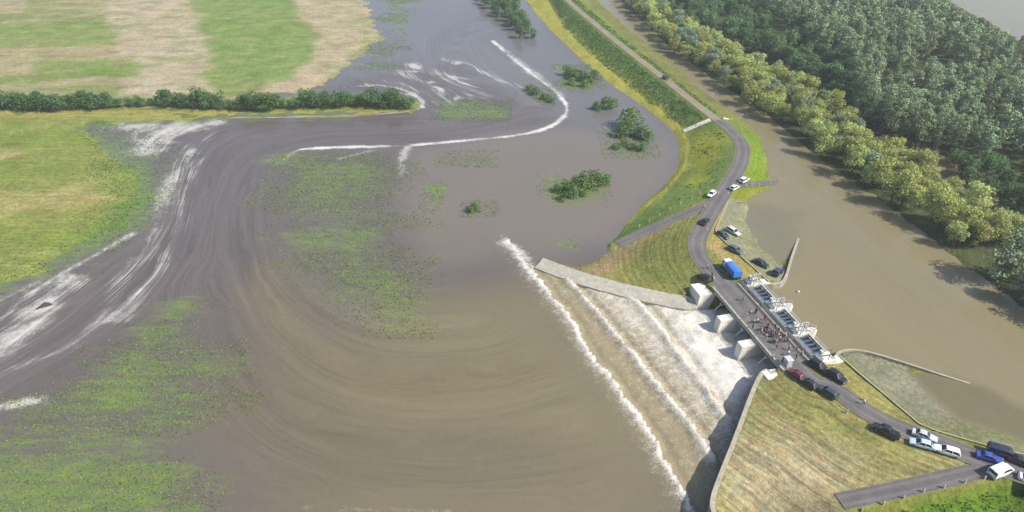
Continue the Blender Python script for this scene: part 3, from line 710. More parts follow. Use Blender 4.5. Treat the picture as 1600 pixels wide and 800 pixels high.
streak = sstep(-4, 10, sdist(X, Y, PL([(760, 20), (640, 60), (520, 130), (330, 180), (160, 190), (250, 260), (250, 340), (100, 430), (-100, 500), (-100, 680), (200, 560), (330, 500), (310, 640), (400, 800), (1000, 800), (900, 600), (800, 480), (640, 480), (470, 430), (430, 270), (640, 235), (800, 215), (895, 180), (890, 140), (800, 80)])))
chs = sstep(2, -6, in_ch)
streak = streak * (1 - .5 * sstep(-20, 25, sdist(X, Y, PL([(430, 470), (560, 540), (800, 470), (1090, 800), (420, 900), (380, 620)])))) * chs * (1 - .75 * np.clip(soft, 0, 1))
still = sdist(X, Y, PL([(880, 192), (1060, 220), (960, 380), (830, 400), (640, 420), (640, 240)]))
iso_line = fl([(470, 233), (560, 229), (640, 228), (720, 220), (800, 213), (850, 203), (878, 188), (889, 168), (868, 142), (840, 122), (800, 92), (770, 64)], 4, 1.0)
streak = streak * (1 - .85 * np.clip(iso_line, 0, 1))
keep = near & (Z < .5) & (sd_flood > -3) & ((b_s < 12) | (a_s < -20))
tag(link('flood_water', grid_mesh('flood_water', W, keep, M['water'],
    {'col': ('FLOAT_COLOR', Cw), 'foam': ('FLOAT', foam), 'psi': ('FLOAT', psi), 'streak': ('FLOAT', streak), 'weed': ('FLOAT', weed)})), kind='structure')

# ------------------------------------------------------------------ river water
Cr = np.empty(X.shape + (3,)); Cr[:] = lin(152, 142, 110)
paint(PL([(1168, 320), (1250, 330), (1248, 372), (1232, 424), (1190, 390), (1166, 350)], 4), lin(136, 132, 110), 4, 2, .8, C=Cr)
paint(PL([(1410, 570), (1540, 605), (1620, 650), (1620, 700), (1500, 655), (1440, 602)], 4), lin(124, 118, 88), 2, 1, .8, C=Cr)
psr = sd_bank
zr = np.full(X.shape, Z_RIVER)
keep = near & (((sd_river > -3) | (in_river_gen & (sd_flood < 0)))) & (b_s > 8.2 + 0 * X) & (Z < 4.45)
fr = fl([(1195, 176), (1205, 174)], .0 + 1.0, .55) * 0
tag(link('river_water', grid_mesh('river_water', zr, keep, M['water'],
    {'col': ('FLOAT_COLOR', Cr), 'foam': ('FLOAT', fr), 'psi': ('FLOAT', psr), 'streak': ('FLOAT', np.full(X.shape, .12)), 'weed': ('FLOAT', np.zeros(X.shape))})), kind='structure')

# ------------------------------------------------------------------ roads
def strip(name, pl, hw, mat, dz=.05, step=1.5):
    pl = resample(pl, step); n = len(pl); t = np.gradient(pl[:, :2], axis=0); t /= np.linalg.norm(t, axis=1)[:, None]
    nr = np.stack([t[:, 1], -t[:, 0]], 1); us = np.array([-1, -.6, -.2, .2, .6, 1.])
    V = []; ac = []
    for i in range(n):
        for u in us:
            q = pl[i, :2] + nr[i] * u * hw
            V.append((q[0], q[1], pl[i, 2] + dz + .05 * (1 - u * u))); ac.append(u)
    k = len(us); F = [(i * k + j, i * k + j + 1, (i + 1) * k + j + 1, (i + 1) * k + j) for i in range(n - 1) for j in range(k - 1)]
    o = link(name, np_mesh(name, V, F, mat, {'across': ('FLOAT', ac)}, True))
    return tag(o, kind='structure')
strip('gravel_track', ROAD_UP, 1.9, M['gravel'], .05)
strip('road', ROAD_MID, 2.7, M['asphalt'], .058)
strip('road', ROAD_RIGHT, 2.5, M['asphalt'], .058)
strip('ramp_road', RAMP_L, 1.9, M['asphalt'], .05)
strip('ramp_road', RAMP_R, 1.7, M['asphalt'], .05)
strip('ramp_road', RAMP_B, 1.9, M['asphalt'], .05)

# ------------------------------------------------------------------ walls, kerbs
def wall_along(name, pl, w, zbot, mat, label, cat, joint=6.0, cap=None, parts=True, side=0.0, slope=0.0):
    """poured wall in bays, each bay a part"""
    pl = resample(pl, joint / 4); n = len(pl)
    t = np.gradient(pl[:, :2], axis=0); t /= np.linalg.norm(t, axis=1)[:, None]; nr = np.stack([t[:, 1], -t[:, 0]], 1)
    root = empty(name, (pl[0][0], pl[0][1], 0)); tag(root, label, cat)
    off = np.array([pl[0][0], pl[0][1], 0])
    i = 0
    while i < n - 1:
        j = min(i + 4, n - 1); rings = []
        for q in range(i, j + 1):
            c = pl[q]; sh = 0.0
            if q == i and i: sh = .012
            if q == j and j < n - 1: sh = -.012
            b = c[:2] + t[q] * sh
            L = b + nr[q] * (w * (.5 + side)); Rr = b - nr[q] * (w * (.5 - side))
            rings.append([(L[0] - off[0], L[1] - off[1], zbot), (L[0] - off[0], L[1] - off[1], c[2]), (Rr[0] - off[0], Rr[1] - off[1], c[2] - slope), (Rr[0] - off[0], Rr[1] - off[1], zbot)])
        mb = MB(); mb.loft(rings); mb.build('wall_bay', mat, root)
        i = j
    return root
wall_along('wing_wall', LW, 4.4, -1.5, M['grey_concrete'], 'wide pale grey concrete wing wall left of the foaming outflow', 'wall', side=0.0, slope=1.1)
wall_along('wing_wall', RW, .9, -1.5, M['concrete'], 'thin pale concrete wing wall casting a dark shadow on the outflow', 'wall')
wall_along('wing_wall', UWL, .65, 1.5, M['concrete'], 'curved white wing wall beside the parked cars, running into the river', 'wall')
wall_along('wing_wall', UWR, .45, 1.5, M['concrete'], 'low pale wing wall sinking into the river beside the large stone apron', 'wall')
def kerb(pl, label, w=.3):
    pl = resample(pl, 3.0)
    root = empty('concrete_kerb', pl[0]); tag(root, label, 'kerb')
    for i in range(len(pl) - 1):
        a = pl[i] - pl[0]; b = pl[i + 1] - pl[0]; d = (b - a); d /= np.linalg.norm(d)
        MB().bar(a + d * .02 + (0, 0, .05), b - d * .02 + (0, 0, .05), w, .4).build('kerb_stone', M['concrete'], root)
kerb(KERB1, 'pale kerb framing the small stone apron where four cars are parked')
kerb(KERB2, 'long pale kerb between the road verge and the large stone apron')

# ------------------------------------------------------------------ sluice
Az = Vector((A_S[0], A_S[1], 0)); Bz = Vector((B_S[0], B_S[1], 0)); Uz = Vector((0, 0, 1)); AX = (Az, Bz, Uz)
sl = empty('sluice', (O_S[0], O_S[1], 0), 0.0)
tag(sl, 'concrete flood sluice with three gate bays and a road deck', 'sluice')
def s(a, b, z=0.0): return Az * a + Bz * b + Uz * z
def sbox(mb, a0, a1, b0, b1, z0, z1, mi=0): return mb.box(s((a0 + a1) / 2, (b0 + b1) / 2, (z0 + z1) / 2), (a1 - a0, b1 - b0, z1 - z0), AX, mi)
BAYS = [(0.0, 8.6), (10.8, 18.5), (20.7, 29.0)]
def pier(a0, a1, nose=16.4, tail=-4.6):
    am = (a0 + a1) / 2; hw = (a1 - a0) / 2; mb = MB()
    prof = [(tail, -2), (tail + .5, 3.4), (tail + .7, 5.25), (.0, 5.26), (13.2, 5.26)]
    rings = []
    for b, z in prof:
        rings.append([s(a0, b, -2), s(a1, b, -2), s(a1, b, z), s(a0, b, z)])
    mb.loft(rings)
    pl = [(a0, 13.21)] + [(am - hw * math.cos(t), 14.4 + (nose - 14.4) * math.sin(t)) for t in np.linspace(0, math.pi, 9)] + [(a1, 13.21)]
    q = [s(a, b) for a, b in pl]
    mb.prism([(v.x, v.y) for v in q], -2, 5.7)
    return mb.build('pier', M['pale_concrete'], sl)
pier(8.6, 10.8); pier(18.5, 20.7)
for a0, a1 in ((-5.2, -.02), (29.02, 31.8)):
    mb = MB(); rings = []
    for b, z in [(-4.6, -2), (-4.2, 3.2), (-4.0, 5.24), (.0, 5.25), (13.4, 5.25)]:
        rings.append([s(a0, b, -2), s(a1, b, -2), s(a1, b, z), s(a0, b, z)])
    mb.loft(rings); mb.build('abutment', M['pale_concrete'], sl)
mb = MB(); sbox(mb, -2.0, 31.0, .02, 8.0, 5.3, 5.98); dk = mb.build('deck', M['grey_concrete'], sl)
# asphalt on the deck
V = []; ac = []; us = [-1, -.6, -.2, .2, .6, 1]
for a in np.linspace(-1.7, 30.7, 24):
    for u in us: q = s(a, 4 + u * 3.25, 6.0 + .04 * (1 - u * u)); V.append(q[:]); ac.append(u * .9)
k = len(us); F = [(i * k + j, i * k + j + 1, (i + 1) * k + j + 1, (i + 1) * k + j) for i in range(23) for j in range(k - 1)]
link('deck_asphalt', np_mesh('deck_asphalt', V, F, M['asphalt'], {'across': ('FLOAT', ac)}), sl)
for b in (.42, 7.58):
    mb = MB(); sbox(mb, -1.9, 30.9, b - .28, b + .28, 5.985, 6.14); mb.build('deck_kerb', M['grey_concrete'], sl)
# railings
def railing(pts, name='railing', h=1.05, parent=sl, mat=None, sp=2.0):
    mb = MB(); pts = [Vector(p) for p in pts]
    for i in range(len(pts) - 1):
        p, q = pts[i], pts[i + 1]; n = max(1, round((q - p).length / sp))
        for k in range(n + 1):
            c = p.lerp(q, k / n); mb.bar(c, c + Uz * h, .07)
        for z in (h, h * .66, h * .33): mb.bar(p + Uz * z, q + Uz * z, .06 if z < h else .08)
    return mb.build(name, mat or M['galv'], parent)
railing([s(-1.8, .3, 6.14), s(30.8, .3, 6.14)]); railing([s(-1.8, 7.7, 6.14), s(30.8, 7.7, 6.14)])
# hoist platform between deck and river: slabs over piers, gate pits between
for a0, a1 in ((-2.2, .9), (7.8, 11.6), (17.7, 21.5), (28.1, 31.2)):
    mb = MB(); sbox(mb, a0, a1, 8.75, 13.3, 5.27, 6.6); mb.build('hoist_slab', M['pale_concrete'], sl)
    mb = MB(); sbox(mb, a0 + .5, a1 - .5, 8.95, 10.1, 6.605, 7.2); mb.build('machine_housing', M['galv'], sl)
    mb = MB(); sbox(mb, a0 + .3, a0 + 1.1, 10.5, 11.2, 6.605, 7.9); mb.build('switch_box', M['white_steel'], sl)
    mb = MB(); mb.tube([s(a0 + 1.4, 10.3, 6.9), s(a0 + 1.4, 12.9, 6.9), s(a1 - .4, 12.9, 6.9)], .12, 6); mb.build('pipe', M['dark_steel'], sl)
    mb = MB(); mb.tube([s(a1 - .5, 11.4, 6.6), s(a1 - .5, 11.4, 10.2)], [.09, .05], 6); mb.bar(s(a1 - .5, 11.4, 10.15), s(a1 - .5, 10.3, 10.3), .09); mb.build('lamp_post', M['galv'], sl)
for (a0, a1), (c0, c1) in zip(((.9, 7.8), (11.6, 17.7), (21.5, 28.1)), BAYS):
    mb = MB(); sbox(mb, a0 + .01, a1 - .01, 8.75, 9.9, 6.0, 6.4); mb.build('walkway', M['galv'], sl)
    gate = MB(); sbox(gate, c0 + .1, c1 - .1, 10.6, 10.9, 2.6, 5.45); g = gate.build('gate', M['steel'], sl)
    for k in range(5):
        mb = MB(); a = a0 + .5 + k * (a1 - a0 - 1.0) / 4
        mb.bar(s(a, 9.93, 6.15), s(a, 12.68, 6.25), .34, .3); mb.build('gate_rib', M['steel'], g)
    mb = MB(); sbox(mb, a0 + .02, a1 - .02, 12.7, 13.0, 5.9, 6.5); mb.build('edge_beam', M['white_steel'], sl)
    mb = MB(); sbox(mb, c0 + .05, c1 - .05, 9.95, 12.68, 5.5, 5.75); mb.build('pit_floor', M['pit'], sl)
    railing([s(a0, 12.85, 6.5), s(a1, 12.85, 6.5)], mat=M['white_steel'])
    railing([s(a0, 8.85, 6.41), s(a1, 8.85, 6.41)])
    # lifting frame, an N of white steel
    for aa in (a0 - .9,):
        mb = MB(); p0 = s(aa, 10.4, 6.6); p1 = s(aa, 12.6, 6.6)
        mb.bar(p0, p0 + Uz * 2.7, .2); mb.bar(p1, p1 + Uz * 2.7, .2); mb.bar(p0 + Uz * 2.6, p1 + Uz * .1, .16); mb.bar(p0 + Uz * 2.7, p1 + Uz * 2.7, .2)
        mb.bar(p0 + Az * .9, p0 + Az * .9 + Uz * 2.7, .18); mb.bar(p0 + Uz * 2.7, p0 + Az * .9 + Uz * 2.7, .18)
        mb.build('hoist_frame', M['white_steel'], sl)
    # hydraulic ram under the downstream edge
    mb = MB(); am = (c0 + c1) / 2
    mb.tube([s(am, -1.9, 3.4), s(am, -.4, 4.9)], .16, 8); mb.bar(s(am - .5, -.35, 5.0), s(am + .5, -.35, 5.0), .25); mb.build('hydraulic_ram', M['white_steel'], sl)
# pier-top rails upstream
for a0, a1 in ((8.6, 10.8), (18.5, 20.7)):
    railing([s(a0 + .1, 13.4, 5.7), s(a0 + .1, 15.0, 5.7), s((a0 + a1) / 2, 16.1, 5.7), s(a1 - .1, 15.0, 5.7), s(a1 - .1, 13.4, 5.7)], mat=M['white_steel'], sp=1.2)
# deck landing slabs (top of the abutments)
for a0, a1, b0, b1 in ((-2.2, 0, 13.42, 16.2), (29.0, 31.2, 13.42, 15.5)):
    mb = MB(); sbox(mb, a0, a1, b0, b1, 1.5, 5.7); mb.build('landing', M['pale_concrete'], sl)

# control cabinet on the downstream side
def cabinet(p, label):
    r = empty('control_cabinet', p, math.atan2(A_S[1], A_S[0])); tag(r, label, 'cabinet')
    MB().box((0, 0, .95), (1.5, 1.3, 1.8)).build('body', M['white_steel'], r, bevel=.03)
    MB().prism([(-.9, -.8), (.9, -.8), (.9, .8), (-.9, .8)], 1.86, 2.02).build('roof', M['white_steel'], r, bevel=.03)
    MB().box((0, 0, .02), (1.7, 1.5, .1)).build('plinth', M['grey_concrete'], r)
    for dx in (-.36, .36):
        d = MB().box((dx, -.67, .95), (.64, .04, 1.5)).build('door', M['white_steel'], r)
        MB().box((dx * .3, -.7, .95), (.03, .04, .2)).build('handle', M['black_trim'], d)
q = P(1230, 570, CREST); cabinet((q[0], q[1], zat(q[0], q[1])), 'white metal cabinet at the right end of the sluice deck')

# ------------------------------------------------------------------ trees and shrubs
def leaf_cloud(r, lumps, n, size, up=.25, flat=1.0):
    """n leaf-clump quads over the skins of several lumps; returns verts, faces, var"""
    lumps = np.asarray(lumps, float)                         # x y z rx ry rz
    wgt = lumps[:, 3] * lumps[:, 4]; wgt = wgt / wgt.sum()
    k = r.choice(len(lumps), n, p=wgt)
    d = r.normal(size=(n, 3)); d /= np.linalg.norm(d, axis=1)[:, None]
    d[:, 2] = np.where((d[:, 2] < -.3) & (r.random(n) < .6), -d[:, 2], d[:, 2])
    rad = 1 - .38 * r.random(n) ** 2 + .10 * r.normal(size=n)
    c = lumps[k, :3] + d * lumps[k, 3:6] * rad[:, None]
    nr = d + r.normal(size=(n, 3)) * .55 + np.array((0, 0, up)); nr /= np.linalg.norm(nr, axis=1)[:, None]
    t = np.cross(nr, r.normal(size=(n, 3))); t /= np.linalg.norm(t, axis=1)[:, None]; b = np.cross(nr, t)
    sz = size * (.6 + .8 * r.random(n))
    e = r.random((n, 4)) * .5 + .55
    V = np.stack([c + t * (sz * e[:, 0])[:, None], c + b * (sz * e[:, 1])[:, None] * .8, c - t * (sz * e[:, 2])[:, None], c - b * (sz * e[:, 3])[:, None] * .8], 1).reshape(-1, 3)
    F = np.arange(4 * n).reshape(n, 4)
    lv = r.random(len(lumps))
    var = np.repeat(.35 * lv[k] + .65 * r.random(n), 4)
    return V, F, var
def lumps_round(r, h, w, base, n, rr):
    out = []
    for _ in range(n):
        t = r.random(); ang = r.random() * 2 * math.pi
        z = base + (h - base) * (.18 + .72 * t); prof = math.sin(math.pi * (.15 + .75 * t)) ** .6
        q = w * prof * r.random() ** .5 * .8; s_ = rr * (.7 + .6 * r.random())
        out.append((q * math.cos(ang), q * math.sin(ang), z, s_, s_, s_ * .8))
    out.append((0, 0, (h + base) / 2, w * .55, w * .55, (h - base) * .4))
    return out
def trunk_mesh(r, h, rad, limbs=4, name='trunk', lean=.05):
    mb = MB(); dx, dy = r.normal(size=2) * lean * h
    pts = [(dx * t * t, dy * t * t, -.4 + (h + .4) * t) for t in (0, .3, .6, 1)]
    mb.tube(pts, [rad * 1.15, rad * .85, rad * .6, rad * .25], 6)
    for k in range(limbs):
        a = 2 * math.pi * (k + r.random() * .6) / limbs; z = h * (.35 + .4 * r.random()); L = h * .32
        st = (dx * (z / h) ** 2, dy * (z / h) ** 2, z)
        mb.tube([st, (st[0] + math.cos(a) * L * .5, st[1] + math.sin(a) * L * .5, z + L * .35), (st[0] + math.cos(a) * L, st[1] + math.sin(a) * L, z + L * .9)], [rad * .45, rad * .3, rad * .12], 5)
    return mb.mesh(name, M['bark'])
M['willow_leaf'] = mat_leaf('willow_leaf', lin(212, 220, 130), .4, .28, .5)
M['poplar_leaf'] = mat_leaf('poplar_leaf', lin(168, 190, 142), .6, .2, .5)
M['dark_leaf'] = mat_leaf('dark_leaf', lin(112, 148, 90), .4, .22, .35)
M['hedge_leaf'] = mat_leaf('hedge_leaf', lin(104, 140, 86), .35, .22, .3)
M['bush_leaf'] = mat_leaf('bush_leaf', lin(124, 158, 90), .4, .25, .3)
M['silver_leaf'] = mat_leaf('silver_leaf', lin(164, 184, 148), .5, .2, .3)
class Kind:
    def __init__(s_, name, leaf, h, w, base, nl, rr, n, size, var=4, seed=0, trad=.22, limbs=4):
        s_.name = name; s_.h = h; s_.ms = []
        for v in range(var):
            r = np.random.default_rng(seed + v)
            V, F, va = leaf_cloud(r, lumps_round(r, h, w, base, nl, rr), n, size)
            s_.ms.append((trunk_mesh(r, h * .8, trad, limbs), np_mesh('crown', V, F, M[leaf], {'var': ('FLOAT', va)})))
    def put(s_, x, y, z, sc, label, cat, group, name=None, k=None):
        r = empty(name or s_.name, (x, y, z), random.random() * 6.28); r.scale = (sc * random.uniform(.9, 1.1), sc * random.uniform(.9, 1.1), sc * random.uniform(.88, 1.14))
        tag(r, label, cat, group)
        tm, cm = s_.ms[random.randrange(len(s_.ms)) if k is None else k]
        link('trunk', tm, r); link('crown', cm, r)
        return r
K_willow = Kind('willow_tree', 'willow_leaf', 10, 4.6, .8, 22, 1.5, 2000, .28, 5, 100, .3, 5)
K_poplar = Kind('poplar_tree', 'poplar_leaf', 17.5, 2.5, 3.0, 18, 1.1, 1200, .29, 5, 200, .22, 4)
K_dark = Kind('dark_tree', 'dark_leaf', 9, 4.0, .8, 14, 1.7, 1300, .34, 4, 300, .22, 4)
K_silver = Kind('silver_poplar', 'silver_leaf', 13, 4.2, 1.5, 15, 1.9, 1400, .36, 3, 350, .26, 4)
K_hedge = Kind('hedge_shrub', 'hedge_leaf', 6.2, 3.3, .2, 12, 1.5, 900, .30, 4, 400, .12, 4)
K_bush = Kind('flood_bush', 'bush_leaf', 4.2, 2.7, .0, 10, 1.2, 700, .26, 4, 500, .09, 3)

def scatter(pg, sp, seed):
    r = np.random.default_rng(seed); pg = np.asarray(pg); out = []
    for gy in np.arange(pg[:, 1].min(), pg[:, 1].max(), sp):
        for gx in np.arange(pg[:, 0].min(), pg[:, 0].max(), sp):
            out.append((gx + r.uniform(-.5, .5) * sp, gy + r.uniform(-.5, .5) * sp))
    out = np.array(out)
    return out[inside(out[:, 0], out[:, 1], pg)]
def on_view(q, m=45): return abs(q[0]) < q[1] * .80 + m
# willows along the river: band surveyed at mid-crown height
WZ = 4 + 4.0
WILLOW = PL([(958, -22), (985, 8), (1040, 62), (1105, 108), (1160, 142), (1212, 182), (1290, 238), (1360, 284), (1430, 326), (1490, 372), (1550, 394), (1610, 384), (1600, 358), (1555, 342), (1500, 306), (1450, 268), (1400, 232), (1330, 190), (1270, 142), (1180, 100), (1110, 60), (1040, 20), (1000, -15), (985, -30)], WZ)
wil = scatter(WILLOW, 6.0, 5)
def wlab(x, y):
    i = int(np.argmin(np.hypot(BANK_F[:, 0] - x, BANK_F[:, 1] - y))); front = float(dist_pl(np.array([x]), np.array([y]), BANK_F)[0]) < 9
    st = ('at the far top of the river' if y > 330 else 'across the river from the gravel track' if y > 255 else 'across the river from the concrete steps' if y > 215 else 'across the river from the right ramp road' if y > 180 else 'across the river from the small stone apron')
    g = 'yellow-green willow %s %s' % ('overhanging the water' if front else 'in the inner row', st)
    return g, 'tree', ('bank ' if front else 'inner ') + 'willows ' + st
for x, y in wil:
    if random.random() < (.28 if y > 270 else .09):
        K_silver.put(x, y, max(3.7, zat(x, y) - .2), random.uniform(.55, .85), 'grey-green tree standing among the yellow willows, ' + ('far stretch' if y > 270 else 'near stretch'), 'tree', 'grey trees among the willows, ' + ('far' if y > 270 else 'near'), 'grey_willow')
        continue
    K_willow.put(x, y, max(3.7, zat(x, y) - .2), random.uniform(.72, 1.2), *wlab(x, y))
SILV = PL([(1548, 408), (1620, 400), (1720, 470), (1720, 540), (1640, 490), (1590, 452)], 9)
for x, y in scatter(SILV, 7.5, 6):
    K_silver.put(x, y, max(3.7, zat(x, y) - .2), random.uniform(.85, 1.15), 'silvery grey-green tree in the clump at the right edge of the river', 'tree', 'silvery trees at the right edge')
DARKB = PL([(1458, 244), (1500, 246), (1560, 272), (1640, 312), (1660, 355), (1610, 338), (1540, 298), (1480, 262)], 7)
for x, y in scatter(DARKB, 6.0, 8):
    K_dark.put(x, y, max(3.8, zat(x, y) - .2), random.uniform(.75, 1.05), 'deep green bushy tree beside the backwater behind the willows', 'tree', 'deep green trees by the backwater')
DARK2 = PL([(1220, 118), (1260, 112), (1340, 168), (1420, 210), (1440, 226), (1400, 224), (1330, 186)], 7)
for x, y in scatter(DARK2, 7.0, 9):
    K_dark.put(x, y, max(3.8, zat(x, y) - .2), random.uniform(.6, .95), 'dark green tree in the gap between willows and poplars', 'tree', 'dark trees behind the willows')
# mixed dark trees of the upper wood
MIX = PL([(1010, -25), (1060, 20), (1150, 68), (1230, 100), (1300, 140), (1360, 175), (1340, 120), (1270, 60), (1200, 20), (1150, -25)], 8)
mixp = scatter(MIX, 7.2, 10)
for i, (x, y) in enumerate(mixp):
    if fbm(np.array([x]), np.array([y]), .05, 77)[0] < .42: continue
    K_dark.put(x, y, max(3.8, zat(x, y) - .2), random.uniform(.8, 1.35), 'mid green broadleaf tree between the willow row and the poplar wood', 'tree', 'broadleaf trees at the edge of the wood')
# poplar plantation
POP = PL([(1130, -60), (1180, -20), (1270, 52), (1330, 95), (1340, 150), (1400, 190), (1470, 222), (1560, 255), (1660, 325), (1820, 330), (1820, 150), (1640, 96), (1560, 56), (1500, 26), (1440, -8), (1380, -60)], 4 + 11)
pop = scatter(POP, 4.9, 11)
gap = fbm(pop[:, 0], pop[:, 1], .035, 91, 3)
pop = pop[(gap > .33) & (np.abs(pop[:, 0]) < pop[:, 1] * .80 + 45)]
order = np.argsort(np.hypot(pop[:, 0], pop[:, 1]))
vis = [i for i in order if pop[i, 0] < pop[i, 1] * .765][:300]
vs_ = set(vis)
for i in vis:
    x, y = pop[i]
    K_poplar.put(x, y, max(3.8, zat(x, y) - .2), random.uniform(.62, 1.22), 'slender grey-green poplar in the near rows of the plantation', 'tree', 'poplars of the near plantation rows')
# the far rows run together: one wood
r_ = np.random.default_rng(77); Vs = []; Fs = []; vv = []; kf = 0
protos = []
for v in range(6):
    V, F, va = leaf_cloud(r_, lumps_round(r_, 17, 2.6, 4, 14, 1.2), 380, .50); protos.append((V, F, va))
for i in range(len(pop)):
    if i in vs_: continue
    x, y = pop[i]; V, F, va = protos[r_.integers(6)]; sc = r_.uniform(.75, 1.12); an = r_.random() * 6.28
    c_, s_ = math.cos(an), math.sin(an)
    Q = np.stack([V[:, 0] * c_ - V[:, 1] * s_, V[:, 0] * s_ + V[:, 1] * c_, V[:, 2]], 1) * sc + (x, y, max(3.8, zat(x, y) - .2))
    Vs.append(Q); Fs.append(F + kf); kf += len(V); vv.append(np.clip(va * .75 + r_.uniform(-.2, .45), 0, 1))
wood = link('poplar_wood', np_mesh('poplar_wood', np.vstack(Vs), np.vstack(Fs), M['poplar_leaf'], {'var': ('FLOAT', np.concatenate(vv))}))
tag(wood, 'grey-green mass of poplars filling the far wood', 'wood', kind='stuff')

# hedge across the fields
x = -40.0
gaps = [(188, 200), (352, 368), (445, 452)]
def hlab(x, low):
    if low: return ('low shrub in the thin stretch of the field hedge ' + ('left of the round thicket' if x < 260 else 'between the hedge thickets'), 'shrub', 'low hedge shrubs ' + ('left' if x < 260 else 'right'))
    st = 'long left block' if x < 188 else 'round middle thicket' if x < 360 else 'block right of the middle thicket' if x < 450 else 'right end block beside the foam'
    return ('dark green shrub in the %s of the field hedge' % st, 'shrub', 'hedge shrubs, ' + st)
while x < 640:
    q = P(x, 170 + 3 * math.sin(x * .02) + random.uniform(-2, 2), 0)
    low = any(a - 8 < x < b + 8 for a, b in gaps) or 190 < x < 252
    sc = random.uniform(.5, .75) if low else (random.uniform(.95, 1.25) if x < 440 else random.uniform(.85, 1.3))
    K_hedge.put(q[0], q[1], zat(q[0], q[1]) - .1, sc, *hlab(x, low))
    x += random.uniform(7, 13)
# flooded bushes; (px, py, scale, kind, label)
def clump(pts, kind, label, cat, group, name=None, z=0):
    for px, py, sc in pts:
        q = P(px, py, z); kind.put(q[0], q[1], min(zat(q[0], q[1]), .2) - .1 if z == 0 else z, sc, label, cat, group, name)
clump([(872, 300, 1.0), (888, 297, 1.3), (902, 296, 1.4), (917, 292, 1.5), (930, 290, 1.3), (943, 288, 1.1), (880, 312, .9), (896, 309, 1.0), (908, 305, .9)], K_bush, 'green bush in the thicket standing in the flood below the ramp road', 'bush', 'thicket below the ramp road')
clump([(932, 172, 1.0), (945, 170, 1.4), (957, 168, 1.3)], K_bush, 'dark bush in the low row nearest the levee toe', 'bush', 'low bush row near the levee')
clump([(970, 214, 1.2), (978, 205, 1.5), (986, 198, 2.0), (996, 214, 1.3), (1008, 218, 1.4), (975, 228, .9), (990, 234, .9), (1004, 236, .8), (960, 232, .8)], K_bush, 'bush in the scattered clump throwing a long shadow on the flood', 'bush', 'scattered bushes on the grey flood')
clump([(825, 142, .9), (838, 148, 1.1), (850, 155, 1.0), (862, 160, .8)], K_bush, 'small bush inside the bend of the white foam line', 'bush', 'bushes inside the foam bend')
clump([(885, 118, 1.2), (897, 122, 1.4), (908, 126, 1.5), (920, 128, 1.3), (930, 124, 1.1), (893, 132, 1.0), (912, 136, .9)], K_bush, 'bright green bush in the cluster at the levee toe', 'bush', 'bush cluster at the levee toe')
clump([(742, 328, .8), (736, 332, .6)], K_bush, 'tiny bush alone in the middle of the flood', 'bush', 'two tiny bushes in the flood')
clump([(752, 0, 1.0), (765, -6, 1.1), (780, 5, 1.2), (795, 10, 1.2), (770, 14, 1.0), (790, 22, 1.2), (805, 28, 1.1), (815, 40, 1.1), (800, 42, .9), (825, 52, .9), (812, 60, .8), (760, -25, 1.2), (780, -20, 1.2), (745, -14, 1.1), (800, -6, 1.0), (758, 8, 1.0), (785, 14, 1.1), (776, 26, .9), (798, 34, 1.0), (808, 48, .9), (820, 45, .9), (790, -2, 1.1), (806, 16, 1.0), (772, 2, 1.1), (832, 60, .7)], K_dark, 'leafy tree in the grove between flood and levee at the top', 'tree', 'grove between flood and levee', 'grove_tree')

# ------------------------------------------------------------------ low growth, nobody could count it
def tufts(name, pts, hgt, wid, rgb, label, cat, seed, zf=None, blades=3):
    r = np.random.default_rng(seed); n = len(pts)
    base = np.stack([pts[:, 0], pts[:, 1], zf], 1)
    V = []; 
    for k in range(blades):
        an = r.random(n) * 6.28; h = hgt * (.5 + r.random(n)); w = wid * (.6 + .8 * r.random(n)); le = (r.random((n, 2)) - .5) * wid * 1.6
        d = np.stack([np.cos(an), np.sin(an), 0 * an], 1)
        V.append(np.stack([base - d * w[:, None], base + d * w[:, None], base + np.stack([le[:, 0], le[:, 1], h], 1)], 1))
    V = np.stack(V, 1).reshape(-1, 3); F = np.arange(len(V)).reshape(-1, 3)
    var = np.repeat(r.random(n), blades * 3)
    key = name + '_leaf%d' % seed
    o = link(name, np_mesh(name, V, F, mat_leaf(key, rgb, .5, .3, 0), {'var': ('FLOAT', var)}))
    return tag(o, label, cat, kind='stuff')
def field_pts(pg, dens, seed, thr, ns=.08, sx=.35, mg=12.):
    pg = np.asarray(pg); r = np.random.default_rng(seed); lo = pg[:, :2].min(0); hi = pg[:, :2].max(0)
    n = int((hi - lo).prod() * dens); q = r.random((n, 2)) * (hi - lo) + lo
    sd = sdist(q[:, 0], q[:, 1], pg)
    f = fbm(q[:, 0] * sx, q[:, 1], ns, seed, 5) * .75 + fbm(q[:, 0], q[:, 1], .5, seed + 3, 2) * .25
    ii = np.clip(np.searchsorted(xs, q[:, 0]), 0, NX - 1); jj = np.clip(np.searchsorted(ys, q[:, 1]), 0, NY - 1)
    pr = sstep(thr - .10, thr + .14, f + np.clip(sd, -12, 8) * .014)
    return q[(r.random(n) < pr) & (sd > -mg) & (road_d[jj, ii] > .9)]
wp_ = []
thr = [.47, .455, .40, .43, .5, .42, .45, .45, .47, .52, .42, .42, .53]
for k, (pg, al) in enumerate(WEED):
    wp_.append(field_pts(PL(pg), (3.2, 3.6)[k == 1] if k < 2 else 3.0, 60 + k, thr[k] + .05))
wp_ = np.vstack(wp_)
tufts('flooded_crop', wp_, .26, .16, lin(150, 184, 84), 'green crop plants poking out of the shallow brown flood', 'crop', 3, np.full(len(wp_), -.02), 2)
